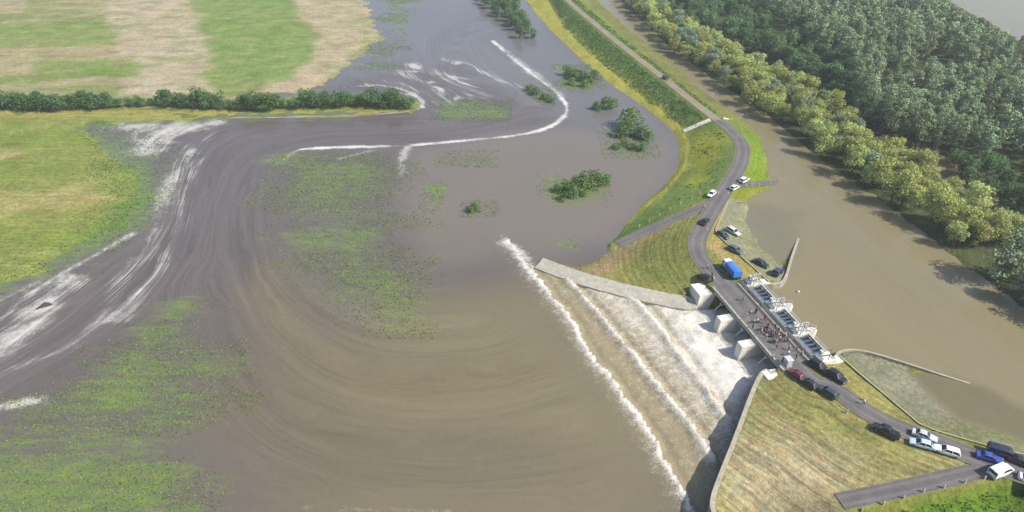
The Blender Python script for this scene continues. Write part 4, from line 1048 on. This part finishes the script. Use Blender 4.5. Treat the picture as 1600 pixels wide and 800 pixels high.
# taller weeds on the levee and rough grass
lv = field_pts(PL([(860, -20), (885, -8), (1000, 90), (1118, 186), (1105, 196), (1080, 200), (1050, 180), (930, 84), (880, 36)], 3), 2.6, 71, .40, .12, 1.0, .5)
lv2 = lv[:0] if False else field_pts(PL([(1085, 200), (1150, 212), (1150, 240), (1120, 290), (1080, 312), (1000, 350), (1040, 300), (1080, 270)], 3.5), 1.2, 72, .58, .12, 1.0, .5)
lv = np.vstack([lv, lv2]); tufts('levee_weeds', lv, .42, .28, lin(128, 164, 84), 'dark green weeds on the levee slope', 'weeds', 4, np.array([zat(a, b) - .05 for a, b in lv]))
gr = field_pts(PL([(1320, 808), (1400, 790), (1520, 760), (1620, 748), (1700, 800), (1500, 840), (1300, 850)], 3), 3.5, 73, .4, .3, 1.0, .5)
tufts('slope_grass', gr, .3, .2, lin(140, 172, 70), 'bright green grass on the slope at the bottom right corner', 'grass', 5, np.array([zat(a, b) - .05 for a, b in gr]))
fg = field_pts(PL([(150, 190), (250, 250), (262, 310), (220, 362), (100, 425), (0, 462), (60, 420), (180, 330), (190, 250)]), 2.0, 74, .44, .1, .5)
tufts('field_crop', fg, .28, .2, lin(126, 162, 94), 'blue-green crop along the wet edge of the left field', 'crop', 6, np.array([max(zat(a, b), -.05) - .03 for a, b in fg]))

# ------------------------------------------------------------------ vehicles
def ring(x, hw, z0, z1, tz=.0, tuck=.06):
    """body section: rounded box, 10 points"""
    m = (z0 + z1) / 2
    return [(x, -hw + .08, z0), (x, -hw, z0 + .12), (x, -hw, m), (x, -hw + tuck * .5, z1 - .12), (x, -hw + tuck + .08, z1),
            (x, hw - tuck - .08, z1), (x, hw - tuck * .5, z1 - .12), (x, hw, m), (x, hw, z0 + .12), (x, hw - .08, z0)]
CARS = {   # stations of the lower body (x, half width, top z); greenhouse (x0 base, x1 roof, x2 roof, x3 base, roof z)
    'hatchback': dict(L=4.1, W=1.72, body=[(-2.05, .66, .62), (-2.0, .80, .86), (-1.2, .86, .93), (.3, .86, .92), (1.2, .85, .86), (1.85, .78, .74), (2.05, .62, .58)], gh=(-1.98, -1.45, .15, .98, 1.47), wb=(-1.25, 1.28)),
    'saloon': dict(L=4.6, W=1.78, body=[(-2.3, .66, .66), (-2.22, .82, .9), (-1.2, .89, .93), (.3, .89, .92), (1.3, .87, .86), (2.1, .8, .74), (2.3, .62, .58)], gh=(-1.75, -1.0, .2, .95, 1.44), wb=(-1.35, 1.4)),
    'estate': dict(L=4.7, W=1.8, body=[(-2.35, .7, .7), (-2.3, .86, .95), (-1.2, .9, .97), (.3, .9, .96), (1.3, .88, .9), (2.15, .8, .76), (2.35, .62, .58)], gh=(-2.28, -1.9, .2, .98, 1.5), wb=(-1.4, 1.42)),
    'suv': dict(L=4.6, W=1.88, body=[(-2.3, .74, .8), (-2.24, .9, 1.08), (-1.2, .94, 1.12), (.3, .94, 1.1), (1.3, .92, 1.06), (2.1, .86, .94), (2.3, .7, .7)], gh=(-2.2, -1.85, .3, 1.0, 1.78), wb=(-1.35, 1.4)),
    'van': dict(L=5.1, W=1.98, body=[(-2.55, .86, .9), (-2.52, .97, 1.15), (-1.2, .99, 1.18), (.8, .99, 1.16), (1.7, .95, 1.1), (2.35, .88, .95), (2.55, .72, .7)], gh=(-2.5, -2.4, .9, 1.75, 2.0), wb=(-1.6, 1.65)),
    'pickup': dict(L=5.2, W=1.88, body=[(-2.6, .84, .95), (-2.55, .93, 1.08), (-1.2, .94, 1.1), (.3, .94, 1.1), (1.4, .92, 1.06), (2.4, .86, .94), (2.6, .7, .7)], gh=(-.75, -.55, .6, 1.3, 1.76), wb=(-1.5, 1.6)),
}
wheel_cache = {}
def wheel_meshes(r=.32, w=.21):
    if r in wheel_cache: return wheel_cache[r]
    n = 14; mb = MB(); prof = [(r * .6, -w / 2), (r * .93, -w / 2), (r, -w / 2 + .03), (r, w / 2 - .03), (r * .93, w / 2), (r * .6, w / 2)]
    rings = [[(rr * math.cos(t), yy, rr * math.sin(t)) for rr, yy in prof] for t in [2 * math.pi * i / n for i in range(n)]]
    rings.append(rings[0]); mb.loft(rings, caps=False); ty = mb.mesh('tyre', M['tyre'], smooth=True)
    mb = MB(); mb.add([(0, -w / 2 + .02, 0), (0, w / 2 - .02, 0)] + [(r * .6 * math.cos(t), y_, r * .6 * math.sin(t)) for y_ in (-w / 2 + .04, w / 2 - .04) for t in [2 * math.pi * i / 10 for i in range(10)]],
                      [(0, 2 + (i + 1) % 10, 2 + i) for i in range(10)] + [(1, 12 + i, 12 + (i + 1) % 10) for i in range(10)] + [(2 + i, 2 + (i + 1) % 10, 12 + (i + 1) % 10, 12 + i) for i in range(10)])
    wheel_cache[r] = (ty, mb.mesh('rim', M['rim'])); return wheel_cache[r]
paint_cache = {}; car_cache = {}
def car_parts(kind):
    if kind in car_cache: return car_cache[kind]
    c = CARS[kind]; z0 = .24 if kind not in ('suv', 'van', 'pickup') else .32
    body = MB()
    body.loft([ring(x, hw, z0 + (.1 if i in (0, len(c['body']) - 1) else 0), zt) for i, (x, hw, zt) in enumerate(c['body'])])
    x0, x1, x2, x3, zr = c['gh']; hw = c['W'] / 2 - .07; hr = c['W'] / 2 - .24; zb = max(z for _, _, z in c['body']) - .05
    if kind == 'van': hr = c['W'] / 2 - .14
    # greenhouse glass block and the painted roof with pillars over it
    gl = MB(); gl.loft([[(x0 + .06, -hw + .03, zb), (x1 + .04, -hr - .01, zr - .09), (x2 - .02, -hr - .01, zr - .09), (x3 - .06, -hw + .03, zb)],
                        [(x0 + .06, hw - .03, zb), (x1 + .04, hr + .01, zr - .09), (x2 - .02, hr + .01, zr - .09), (x3 - .06, hw - .03, zb)]])
    body_r = MB()
    rf = [(x1 - .06, zr - .1), (x1 + .1, zr - .01), ((x1 + x2) / 2, zr + .02), (x2 - .1, zr - .01), (x2 + .05, zr - .1)]
    body_r.loft([[(x, -hr - .03, z - .06), (x, -hr + .06, z), (x, 0, z + .02), (x, hr - .06, z), (x, hr + .03, z - .06)] for x, z in rf])
    for sy in (-1, 1):
        body_r.bar((x0 + .02, sy * (hw - .0), zb), (x1, sy * hr, zr - .07), .1); body_r.bar((x3 - .03, sy * (hw - .0), zb), (x2, sy * hr, zr - .07), .09)
        xm = (x1 + x2) / 2; body_r.bar((xm, sy * (hw + .0), zb), (xm, sy * (hr + .01), zr - .07), .1)
        if kind == 'van':
            body_r.add([(x0 + .1, sy * (hw + .02), zb), (xm - .1, sy * (hw + .02), zb), (xm - .1, sy * (hr + .02), zr - .06), (x1 + .05, sy * (hr + .02), zr - .06)], [(0, 1, 2, 3)])
    body.v, off = body.v, len(body.v)
    body.add(body_r.v, body_r.f)
    me = body.mesh('body', [M['black_trim']], smooth=False, bevel=0)
    parts = dict(body=me, glass=gl.mesh('windows', M['glass']))
    tr = MB(); L = c['L'] / 2
    tr.box((L - .08, 0, z0 + .2), (.2, c['W'] * .72, .2)); parts['bumper_f'] = tr.mesh('bumper', M['black_trim'], bevel=.03)
    tr = MB(); tr.box((-L + .08, 0, z0 + .2), (.2, c['W'] * .74, .2)); parts['bumper_r'] = tr.mesh('bumper', M['black_trim'], bevel=.03)
    zf = c['body'][-1][2]; zb_ = c['body'][0][2]
    parts['hl'] = MB().box((0, 0, 0), (.16, .34, .15)).mesh('headlight', M['lamp_white'], bevel=.02)
    parts['tl'] = MB().box((0, 0, 0), (.12, .26, .2)).mesh('tail_light', M['lamp_red'], bevel=.02)
    parts['mir'] = MB().box((0, 0, 0), (.14, .2, .14)).mesh('mirror', M['black_trim'], bevel=.03)
    parts['pos'] = dict(hl=(L - .15, c['W'] / 2 - .32, zf + .04), tl=(-L + .05, c['W'] / 2 - .26, zb_ + .1), mir=(x3 - .25, c['W'] / 2 + .06, zb + .05))
    if kind == 'pickup':
        bd = MB(); bd.box((-1.68, 0, 1.13), (1.7, 1.5, .06)); parts['bed'] = bd.mesh('cargo_bed', M['black_trim'])
    car_cache[kind] = parts
    return parts
def car(px0, py0, px1, py1, kind, rgb, label, zc=None, group='vehicles parked along the levee road', name=None, fit=False):
    """rear and front ends as surveyed at body height"""
    zc = CREST if zc is None else zc
    a = P(px0, py0, zc + .7); b = P(px1, py1, zc + .7); m = (a + b) / 2; rz = math.atan2(b[1] - a[1], b[0] - a[0])
    x, y = m[0], m[1]
    c, s_ = math.cos(rz), math.sin(rz); h = CARS[kind]['L'] / 2 - .6
    zf = zat(x + c * h, y + s_ * h); zb = zat(x - c * h, y - s_ * h)
    r = empty(name or {'van': 'parked_van', 'pickup': 'parked_pickup'}.get(kind, 'parked_car'), (x, y, (zf + zb) / 2 + .12), rz)
    r.rotation_euler = (0, -math.atan2(zf - zb, 2 * h), rz)
    if kind == 'van': pass
    tag(r, label, 'van' if kind == 'van' else 'pickup' if kind == 'pickup' else 'car', group)
    key = tuple(rgb)
    if key not in paint_cache: paint_cache[key] = mat_paint('car_paint', lin(*rgb, k=1.25))
    pt = car_parts(kind)
    o = link('body', pt['body'], r); o.material_slots[0].link = 'OBJECT'; o.material_slots[0].material = paint_cache[key]
    link('windows', pt['glass'], r); link('bumper', pt['bumper_f'], r); link('bumper', pt['bumper_r'], r)
    ps = pt['pos']
    for sy in (-1, 1):
        for nm, key2 in (('headlight', 'hl'), ('tail_light', 'tl'), ('mirror', 'mir')):
            q = link(nm, pt[key2], r); p_ = ps[key2]; q.location = (p_[0], p_[1] * sy, p_[2])
    if 'bed' in pt: link('cargo_bed', pt['bed'], r)
    wr = .37 if kind in ('suv', 'van', 'pickup') else .32; ty, ri = wheel_meshes(wr)
    for wx in CARS[kind]['wb']:
        for sy in (-1, 1):
            w = empty('wheel'); w.parent = r; w.location = (wx, sy * (CARS[kind]['W'] / 2 - .1), wr)
            link('tyre', ty, w); link('rim', ri, w)
    return r
BLACK = (34, 34, 38); CHAR = (62, 64, 68); WHITE = (236, 238, 240); SILV_ = (196, 202, 206); PBLUE = (196, 216, 226)
car(1034, 117, 1046, 126, 'hatchback', CHAR, 'lone dark car driving on the gravel levee track', group='vehicles on the levee', name='moving_car')
car(1120, 296, 1104, 309, 'hatchback', WHITE, 'small white car at the mouth of the left ramp road')
car(1155, 285, 1171, 275, 'suv', WHITE, 'tall white car at the head of the right ramp, farther of the pair')
car(1140, 297, 1156, 288, 'hatchback', WHITE, 'white car at the head of the right ramp, nearer of the pair')
car(1096, 352, 1107, 339, 'saloon', BLACK, 'black car on the road bend beyond the blue lorry')
car(1136, 356, 1156, 366, 'estate', SILV_, 'silver car at the far end of the small stone apron', zc=5.2)
car(1121, 362, 1139, 372, 'hatchback', (58, 74, 72), 'dark green car against the kerb beside the silver car', zc=5.5)
car(1139, 386, 1160, 397, 'estate', (92, 104, 112), 'grey car in the middle of the small stone apron', zc=5.4)
car(1178, 407, 1200, 417, 'saloon', (40, 50, 48), 'black-green car near the curved wall on the small apron', zc=5.0)
car(1207, 433, 1222, 418, 'suv', (44, 50, 92), 'navy car tucked inside the curved wing wall', zc=5.0)
car(1114, 440, 1091, 424, 'estate', BLACK, 'black car on the road edge opposite the blue lorry')
car(1269, 565, 1291, 579, 'suv', (30, 32, 46), 'black car at the right end of the deck, closer to the sluice')
car(1297, 581, 1319, 596, 'suv', (32, 38, 52), 'black car at the right end of the deck, farther from the sluice')
car(1254, 592, 1235, 577, 'hatchback', (110, 40, 52), 'dark red car on the downstream roadside below the deck')
car(1274, 605, 1253, 591, 'hatchback', (42, 54, 50), 'dark green car behind the dark red one on the roadside')
car(1306, 620, 1279, 603, 'estate', (50, 72, 84), 'dark teal estate car, last of the roadside row below the deck')
car(1402, 681, 1368, 665, 'pickup', (36, 36, 48), 'black pickup alone on the road beyond the grass triangle')
car(1428, 674, 1462, 686, 'saloon', SILV_, 'silver car beside the end of the long kerb')
car(1455, 697, 1423, 688, 'hatchback', PBLUE, 'pale blue car parked alongside the silver car')
car(1497, 709, 1461, 698, 'estate', WHITE, 'white car just behind the pale blue car')
car(1528, 709, 1566, 720, 'saloon', (52, 82, 178), 'bright blue car at the road junction')
car(1549, 702, 1584, 712, 'van', (30, 36, 66), 'dark navy van behind the bright blue car')
car(1547, 743, 1581, 729, 'van', WHITE, 'white van turned across the road junction')
car(1584, 716, 1612, 727, 'saloon', (48, 44, 48), 'dark car cut by the right edge behind the navy van')
car(1591, 741, 1625, 753, 'saloon', SILV_, 'silver car cut by the right edge below the dark one')

# lorry with blue tarpaulin
def lorry(px0, py0, px1, py1):
    a = P(px0, py0, CREST + 1.2); b = P(px1, py1, CREST + 1.2); m = (a + b) / 2; rz = math.atan2(b[1] - a[1], b[0] - a[0])
    r = empty('lorry', (m[0], m[1], CREST + .1), rz); tag(r, 'lorry with white cab and bright blue load body at the left end of the deck', 'lorry')
    blue = mat_paint('blue_tarpaulin', lin(70, 130, 210, k=1.25)); wh = mat_paint('lorry_white', lin(238, 240, 242, k=1.25))
    mb = MB(); mb.loft([[(x, -hw, .75), (x, -hw, z - .25), (x, -hw + .2, z), (x, hw - .2, z), (x, hw, z - .25), (x, hw, .75)] for x, hw, z in ((1.75, 1.08, 2.5), (2.4, 1.1, 2.62), (3.3, 1.1, 2.5), (3.6, 1.06, 1.9), (3.65, 1.02, 1.2))]); mb.build('cab', wh, r)
    MB().add([(3.36, -.95, 2.42), (3.36, .95, 2.42), (3.64, .95, 1.82), (3.64, -.95, 1.82)], [(0, 1, 2, 3)]).build('windscreen', M['glass'], r)
    for sy in (-1, 1):
        MB().add([(2.5, sy * 1.115, 1.7), (3.3, sy * 1.115, 1.7), (3.2, sy * 1.115, 2.25), (2.5, sy * 1.115, 2.25)], [(0, 1, 2, 3)]).build('side_window', M['glass'], r)
        MB().box((3.66, sy * .8, 1.0), (.1, .3, .2)).build('headlight', M['lamp_white'], r)
    MB().box((-.1, 0, .75), (7.0, .9, .25)).build('chassis', M['black_trim'], r)
    mb = MB(); mb.loft([[(x, -1.2, 1.0), (x, -1.2, 2.55), (x, -.9, 2.72 + d), (x, 0, 2.85 + d), (x, .9, 2.72 + d), (x, 1.2, 2.55), (x, 1.2, 1.0)] for x, d in ((-3.6, 0), (-2.3, .05), (-1, 0), (.3, .05), (1.55, 0))]); mb.build('load_body', blue, r)
    ty, ri = wheel_meshes(.5, .3)
    for wx in (2.6, -1.9, -2.95):
        for sy in (-1, 1):
            w = empty('wheel'); w.parent = r; w.location = (wx, sy * .95, .5); link('tyre', ty, w); link('rim', ri, w)
lorry(1156, 437, 1130, 406)

# ------------------------------------------------------------------ people
def person_mesh(name, pose):
    """one continuous figure grown by the Skin modifier"""
    st = .09 if pose == 0 else .16
    J = {'pel': (0, 0, .95, .15), 'wst': (0, 0, 1.12, .13), 'cst': (0, 0, 1.35, .17), 'nck': (.01, 0, 1.52, .065), 'hd': (.02, 0, 1.64, .095), 'top': (.02, 0, 1.76, .075)}
    E_ = [('pel', 'wst'), ('wst', 'cst'), ('cst', 'nck'), ('nck', 'hd'), ('hd', 'top')]
    for s_, n_ in ((1, 'l'), (-1, 'r')):
        fx = .0 if pose == 0 else (.16 if s_ > 0 else -.14)
        J['hp' + n_] = (0, .10 * s_, .88, .105); J['kn' + n_] = (fx * .7 + .02, .11 * s_, .48, .075); J['an' + n_] = (fx, .12 * s_, .09, .05); J['to' + n_] = (fx + .17, .13 * s_, .045, .045)
        E_ += [('pel', 'hp' + n_), ('hp' + n_, 'kn' + n_), ('kn' + n_, 'an' + n_), ('an' + n_, 'to' + n_)]
        J['sh' + n_] = (0, .20 * s_, 1.43, .07)
        if pose == 2:
            J['el' + n_] = (.12, .27 * s_, 1.2, .05); J['wr' + n_] = (.33, .12 * s_, 1.28, .036); J['ha' + n_] = (.40, .08 * s_, 1.33, .03)
        else:
            J['el' + n_] = (-.02 - fx * .4, .27 * s_, 1.14, .05); J['wr' + n_] = (.05 - fx * .6, .28 * s_, .88, .036); J['ha' + n_] = (.07 - fx * .7, .27 * s_, .78, .032)
        E_ += [('cst', 'sh' + n_), ('sh' + n_, 'el' + n_), ('el' + n_, 'wr' + n_), ('wr' + n_, 'ha' + n_)]
    ks = list(J); me = bpy.data.meshes.new(name + '_skeleton')
    me.from_pydata([J[k][:3] for k in ks], [(ks.index(a), ks.index(b)) for a, b in E_], [])
    o = bpy.data.objects.new('tmp', me); COL.objects.link(o)
    md = o.modifiers.new('s', 'SKIN'); 
    for i, k in enumerate(ks):
        v = me.skin_vertices[0].data[i]; v.radius = (J[k][3], J[k][3] * (1.25 if k in ('cst', 'wst', 'pel') else 1)); v.use_root = k == 'pel'
    sb = o.modifiers.new('u', 'SUBSURF'); sb.levels = 1; sb.render_levels = 1
    dg = bpy.context.evaluated_depsgraph_get(); me2 = bpy.data.meshes.new_from_object(o.evaluated_get(dg)); me2.name = name
    bpy.data.objects.remove(o)
    me2.materials.clear()
    for _ in range(4): me2.materials.append(M['black_trim'])
    for p_ in me2.polygons:
        c = p_.center; arm = abs(c.y) > .24 or (pose == 2 and c.x > .2)
        if c.z > 1.70 or (c.z > 1.58 and c.x < .0): mi = 3      # hair
        elif c.z > 1.5: mi = 0                                  # skin
        elif arm and c.z < (1.12 if pose != 2 else 9) : mi = 0
        elif c.z > .93: mi = 1                                  # shirt
        elif c.z > .08: mi = 2
        else: mi = 3
        p_.material_index = mi; p_.use_smooth = True
    return me2
PM = [person_mesh('person', k) for k in range(3)]
cloth = {}
def pm(rgb):
    if rgb not in cloth: cloth[rgb] = plain('cloth', lin(*rgb, k=1.5), .85, .2)
    return cloth[rgb]
SKIN = plain('skin', lin(205, 160, 130, k=1.5), .6, .3)
COLN = {'white': (240, 240, 238), 'black': (36, 36, 40), 'red': (170, 50, 56), 'blue': (70, 100, 160), 'pink': (214, 150, 156), 'grey': (150, 150, 152), 'pale blue': (180, 205, 225), 'navy': (44, 50, 86)}
def person(px, py, shirt, trous, place, z=None, pose=None, exact=None):
    p = P(px, py, CREST + .06 if z is None else z)
    o = link('person', PM[random.randrange(3) if pose is None else pose])
    o.location = (p[0], p[1], p[2]); o.rotation_euler = (0, 0, random.uniform(0, 6.28)); k = random.uniform(.94, 1.04); o.scale = (k, k, k)
    hair = random.choice([(44, 34, 28), (70, 54, 40), (110, 92, 70)])
    for i, m_ in enumerate((SKIN, pm(COLN[shirt]), pm(COLN[trous]), pm(hair))):
        o.material_slots[i].link = 'OBJECT'; o.material_slots[i].material = m_
    tag(o, 'person in %s top, %s trousers, %s' % (shirt, trous, place), 'person', 'people on the sluice and road')
    if z is None:
        ai = (p[0] - O_S[0]) * A_S[0] + (p[1] - O_S[1]) * A_S[1]
        if ai < -1.7 or ai > 30.7: o.location.z = zat(p[0], p[1]) + .1
for a in [(1172, 492, 'white', 'grey', 'standing alone mid-deck above the first pier'), (1184, 504, 'pink', 'black', 'walking on the deck short of the crowd'),
          (1189, 522, 'white', 'navy', 'at the deck rail over the second pier'), (1193, 517, 'red', 'black', 'on the left fringe of the crowd'),
          (1198, 518, 'black', 'grey', 'next to the one in red in the crowd'), (1204, 520, 'white', 'black', 'in the left part of the crowd'),
          (1200, 524, 'navy', 'grey', 'behind the one at the rail'), (1206, 526, 'grey', 'navy', 'in the middle of the crowd'),
          (1211, 522, 'black', 'navy', 'at the back of the crowd'), (1215, 528, 'white', 'grey', 'in the densest part of the crowd'),
          (1218, 533, 'white', 'black', 'in front of the densest part of the crowd'), (1222, 529, 'black', 'black', 'between the two in white in the crowd'),
          (1226, 527, 'white', 'navy', 'on the river side of the crowd'), (1225, 535, 'pale blue', 'navy', 'on the right fringe of the crowd'),
          (1230, 533, 'black', 'grey', 'at the right fringe near the gates'), (1212, 535, 'red', 'navy', 'on the downstream side of the crowd'),
          (1232, 547, 'white', 'black', 'farther of two standing past the crowd'), (1231, 556, 'white', 'grey', 'nearer of two standing past the crowd'),
          (1251, 556, 'white', 'navy', 'by the upstream rail at the last gate bay'), (1206, 561, 'white', 'navy', 'at the downstream rail beside the right abutment'),
          (1243, 562, 'black', 'black', 'crossing the road near the white cabinet'), (1222, 566, 'grey', 'black', 'beside the white cabinet'),
          (1160, 470, 'black', 'navy', 'at the upstream rail near the first gate'), (1196, 506, 'black', 'grey', 'at the upstream rail over the second gate'),
          (1105, 420, 'white', 'black', 'in the road above the black car'), (1112, 433, 'grey', 'black', 'beside the black car opposite the lorry'),
          (1114, 440, 'white', 'grey', 'at the front of the black car opposite the lorry'), (1126, 420, 'grey', 'navy', 'in the shadow of the blue lorry'),
          (1291, 583, 'white', 'black', 'between the two black cars, left one'), (1296, 586, 'white', 'navy', 'between the two black cars, nearest'),
          (1299, 580, 'white', 'grey', 'between the two black cars, by the verge'), (1246, 590, 'grey', 'black', 'at the roadside by the dark red car'),
          (1271, 601, 'pale blue', 'grey', 'in the road beside the dark green car'), (1349, 632, 'white', 'black', 'on the verge along the bare stretch of road'),
          (1404, 684, 'white', 'navy', 'on foot at the tail of the black pickup')]:
    person(*a)

for k in range(26):
    a_ = float(np.clip(rng.normal(19.5, 4.2), 8, 28)); b_ = float(rng.uniform(1.2, 7.0)); q = S(a_, b_, CREST + .05)
    col_ = ['white', 'black', 'navy', 'grey', 'red', 'white', 'pale blue', 'black'][k % 8]
    o = link('person', PM[k % 3]); o.location = q; o.rotation_euler = (0, 0, rng.uniform(0, 6.28)); o.scale = [rng.uniform(.93, 1.05)] * 3
    for i, m_ in enumerate((SKIN, pm(COLN[col_]), pm(COLN[['black', 'navy', 'grey'][k % 3]]), pm((60, 46, 36)))):
        o.material_slots[i].link = 'OBJECT'; o.material_slots[i].material = m_
    sd_ = 'near the downstream rail' if b_ < 2.8 else 'near the gates' if b_ > 5.4 else 'mid-road'
    tag(o, 'one of the onlookers in %s thronging the deck %s' % (col_, sd_), 'person', 'onlookers in %s %s' % (col_, sd_))
# ------------------------------------------------------------------ marker posts, steps, gauge, float, driftwood
def post(px, py, z, label, group, h=1.0):
    p = P(px, py, z); r = empty('marker_post', (p[0], p[1], zat(p[0], p[1]))); tag(r, label, 'post', group)
    k = h
    if 'mb' not in post.__dict__:
        mb = MB(); mb.prism([(-.13, -.13), (.13, -.13), (.13, .13), (-.13, .13)], -.3, .95); post.mb = mb.mesh('shaft', M['post'], bevel=.02)
        mb = MB(); mb.loft([[(-.14, -.14, .951), (.14, -.14, .951), (.14, .14, .951), (-.14, .14, .951)], [(-.05, -.05, 1.08), (.05, -.05, 1.08), (.05, .05, 1.08), (-.05, .05, 1.08)]]); post.cap = mb.mesh('cap', M['post'])
    link('shaft', post.mb, r); link('cap', post.cap, r); r.scale = (1, 1, k)
for px, py in ((1348, 795), (1380, 788), (1411, 780), (1441, 772), (1472, 767), (1504, 760), (1534, 755), (1565, 751), (1596, 750)):
    post(px, py, 4.8, 'white post in the row below the bottom right ramp road', 'posts along the bottom ramp')
for px, py in ((1000, 347), (1015, 340), (1031, 334), (1047, 327), (1063, 320), (1080, 313), (1093, 308)):
    post(px, py, 4.2, 'white post along the left ramp road above the flood', 'posts along the left ramp')
for px, py in ((1165, 294), (1174, 291), (1186, 290)):
    post(px, py, 5.3, 'white post in the row on the right ramp road', 'posts along the right ramp')
post(1203, 284, 4.6, 'white post near the water end of the right ramp', None); post(1218, 283, 4.0, 'white post standing in the river off the right ramp', None, 1.4)
for px, py, lb in ((1137, 305, 'white post at the inner corner of the upper road junction'), (1122, 304, 'white post beside the small white car at the left ramp'), (1101, 324, 'pale post at the left ramp mouth across from the apron'),
               (1104, 361, 'white post on the bend beside the black car'), (1150, 219, 'small white post on the levee bend'), (1323, 645, 'pale post on the mown grass beside the road'), (1349, 626, 'pale post on the verge opposite the mown triangle')):
    post(px, py, 5.9, lb, None)

def steps():
    a = P(1110, 188, CREST - .1); b = P(1068, 206, 1.2); r = empty('concrete_steps', (a[0], a[1], 0)); tag(r, 'long flight of pale concrete steps down the levee slope', 'steps')
    d = Vector((b[0] - a[0], b[1] - a[1], 0)); L = d.length; d /= L; n = Vector((-d.y, d.x, 0)); N = 26
    za = zat(a[0], a[1])
    for k in range(N):
        t = (k + .5) / N; x_ = a[0] + d.x * L * t; y_ = a[1] + d.y * L * t; z = max(zat(x_, y_), CREST - .1 + (1.2 - CREST + .1) * t) + .12
        MB().box(d * (L * t) + Uz * (z - .3), (L / N - .01, 1.5, .6), (d, n, Uz)).build('step', M['pale_concrete'], r)
    for sd in (-.86, .86):
        pts = [d * (L * t) + n * sd + Uz * (max(zat(a[0] + d.x * L * t, a[1] + d.y * L * t), CREST - .1 + (1.3 - CREST) * t) + .25) for t in np.linspace(0, 1, 8)]
        mb = MB()
        for p_, q_ in zip(pts[:-1], pts[1:]): mb.bar(p_, q_, .2, .5)
        mb.build('stringer', M['pale_concrete'], r)
steps()
g0 = P(1132, 186, 5.6); r = empty('water_gauge', (g0[0], g0[1], zat(g0[0], g0[1])), .3); tag(r, 'white water gauge steps on the river side of the levee', 'gauge')
for k in range(3): MB().box((k * 1.3, 0, .1 - k * .45), (1.2, .9, .5)).build('gauge_block', M['pale_concrete'], r)
MB().box((-.9, 0, .9), (.12, .5, 1.8)).build('gauge_board', M['white_steel'], r)
f0_ = P(1247, 456, Z_RIVER); r = empty('float_buoy', (f0_[0], f0_[1], Z_RIVER)); tag(r, 'small pale buoy floating off the curved wing wall', 'buoy')
MB().tube([(0, 0, -.15), (0, 0, .0), (0, 0, .25), (0, 0, .4)], [.2, .42, .42, .16], 10).build('hull', M['post'], r)
MB().tube([(0, 0, .38), (0, 0, .8)], .05, 6).build('mast', M['galv'], r)
d0 = P(70, 478, 0); r = empty('driftwood', (d0[0], d0[1], 0), .4); tag(r, 'dark driftwood pile caught in the white water at the left', 'driftwood')
for k in range(5):
    yy = (k - 2) * .45; MB().tube([(-1.8 + .3 * k, yy, .1), (0, yy * .8, .45 + .1 * (k % 2)), (1.9 - .2 * k, yy * .6 + .2, .2)], [.16, .26, .12], 6).build('log', M['bark'], r)

# ------------------------------------------------------------------ air
hz = MB(); hz.box((0, 400, 54.6), (3900, 3900, 114.8))
ha = NT('haze_air'); ha.t.nodes.remove(ha.b)
pv = ha.n('ShaderNodeVolumePrincipled'); pv.inputs['Color'].default_value = (.86, .93, 1.0, 1); pv.inputs['Density'].default_value = .00022; pv.inputs['Anisotropy'].default_value = .2
ha.l(pv.outputs[0], ha.out.inputs['Volume'])
hb = hz.build('haze', ha.mat); tag(hb, kind='stuff')
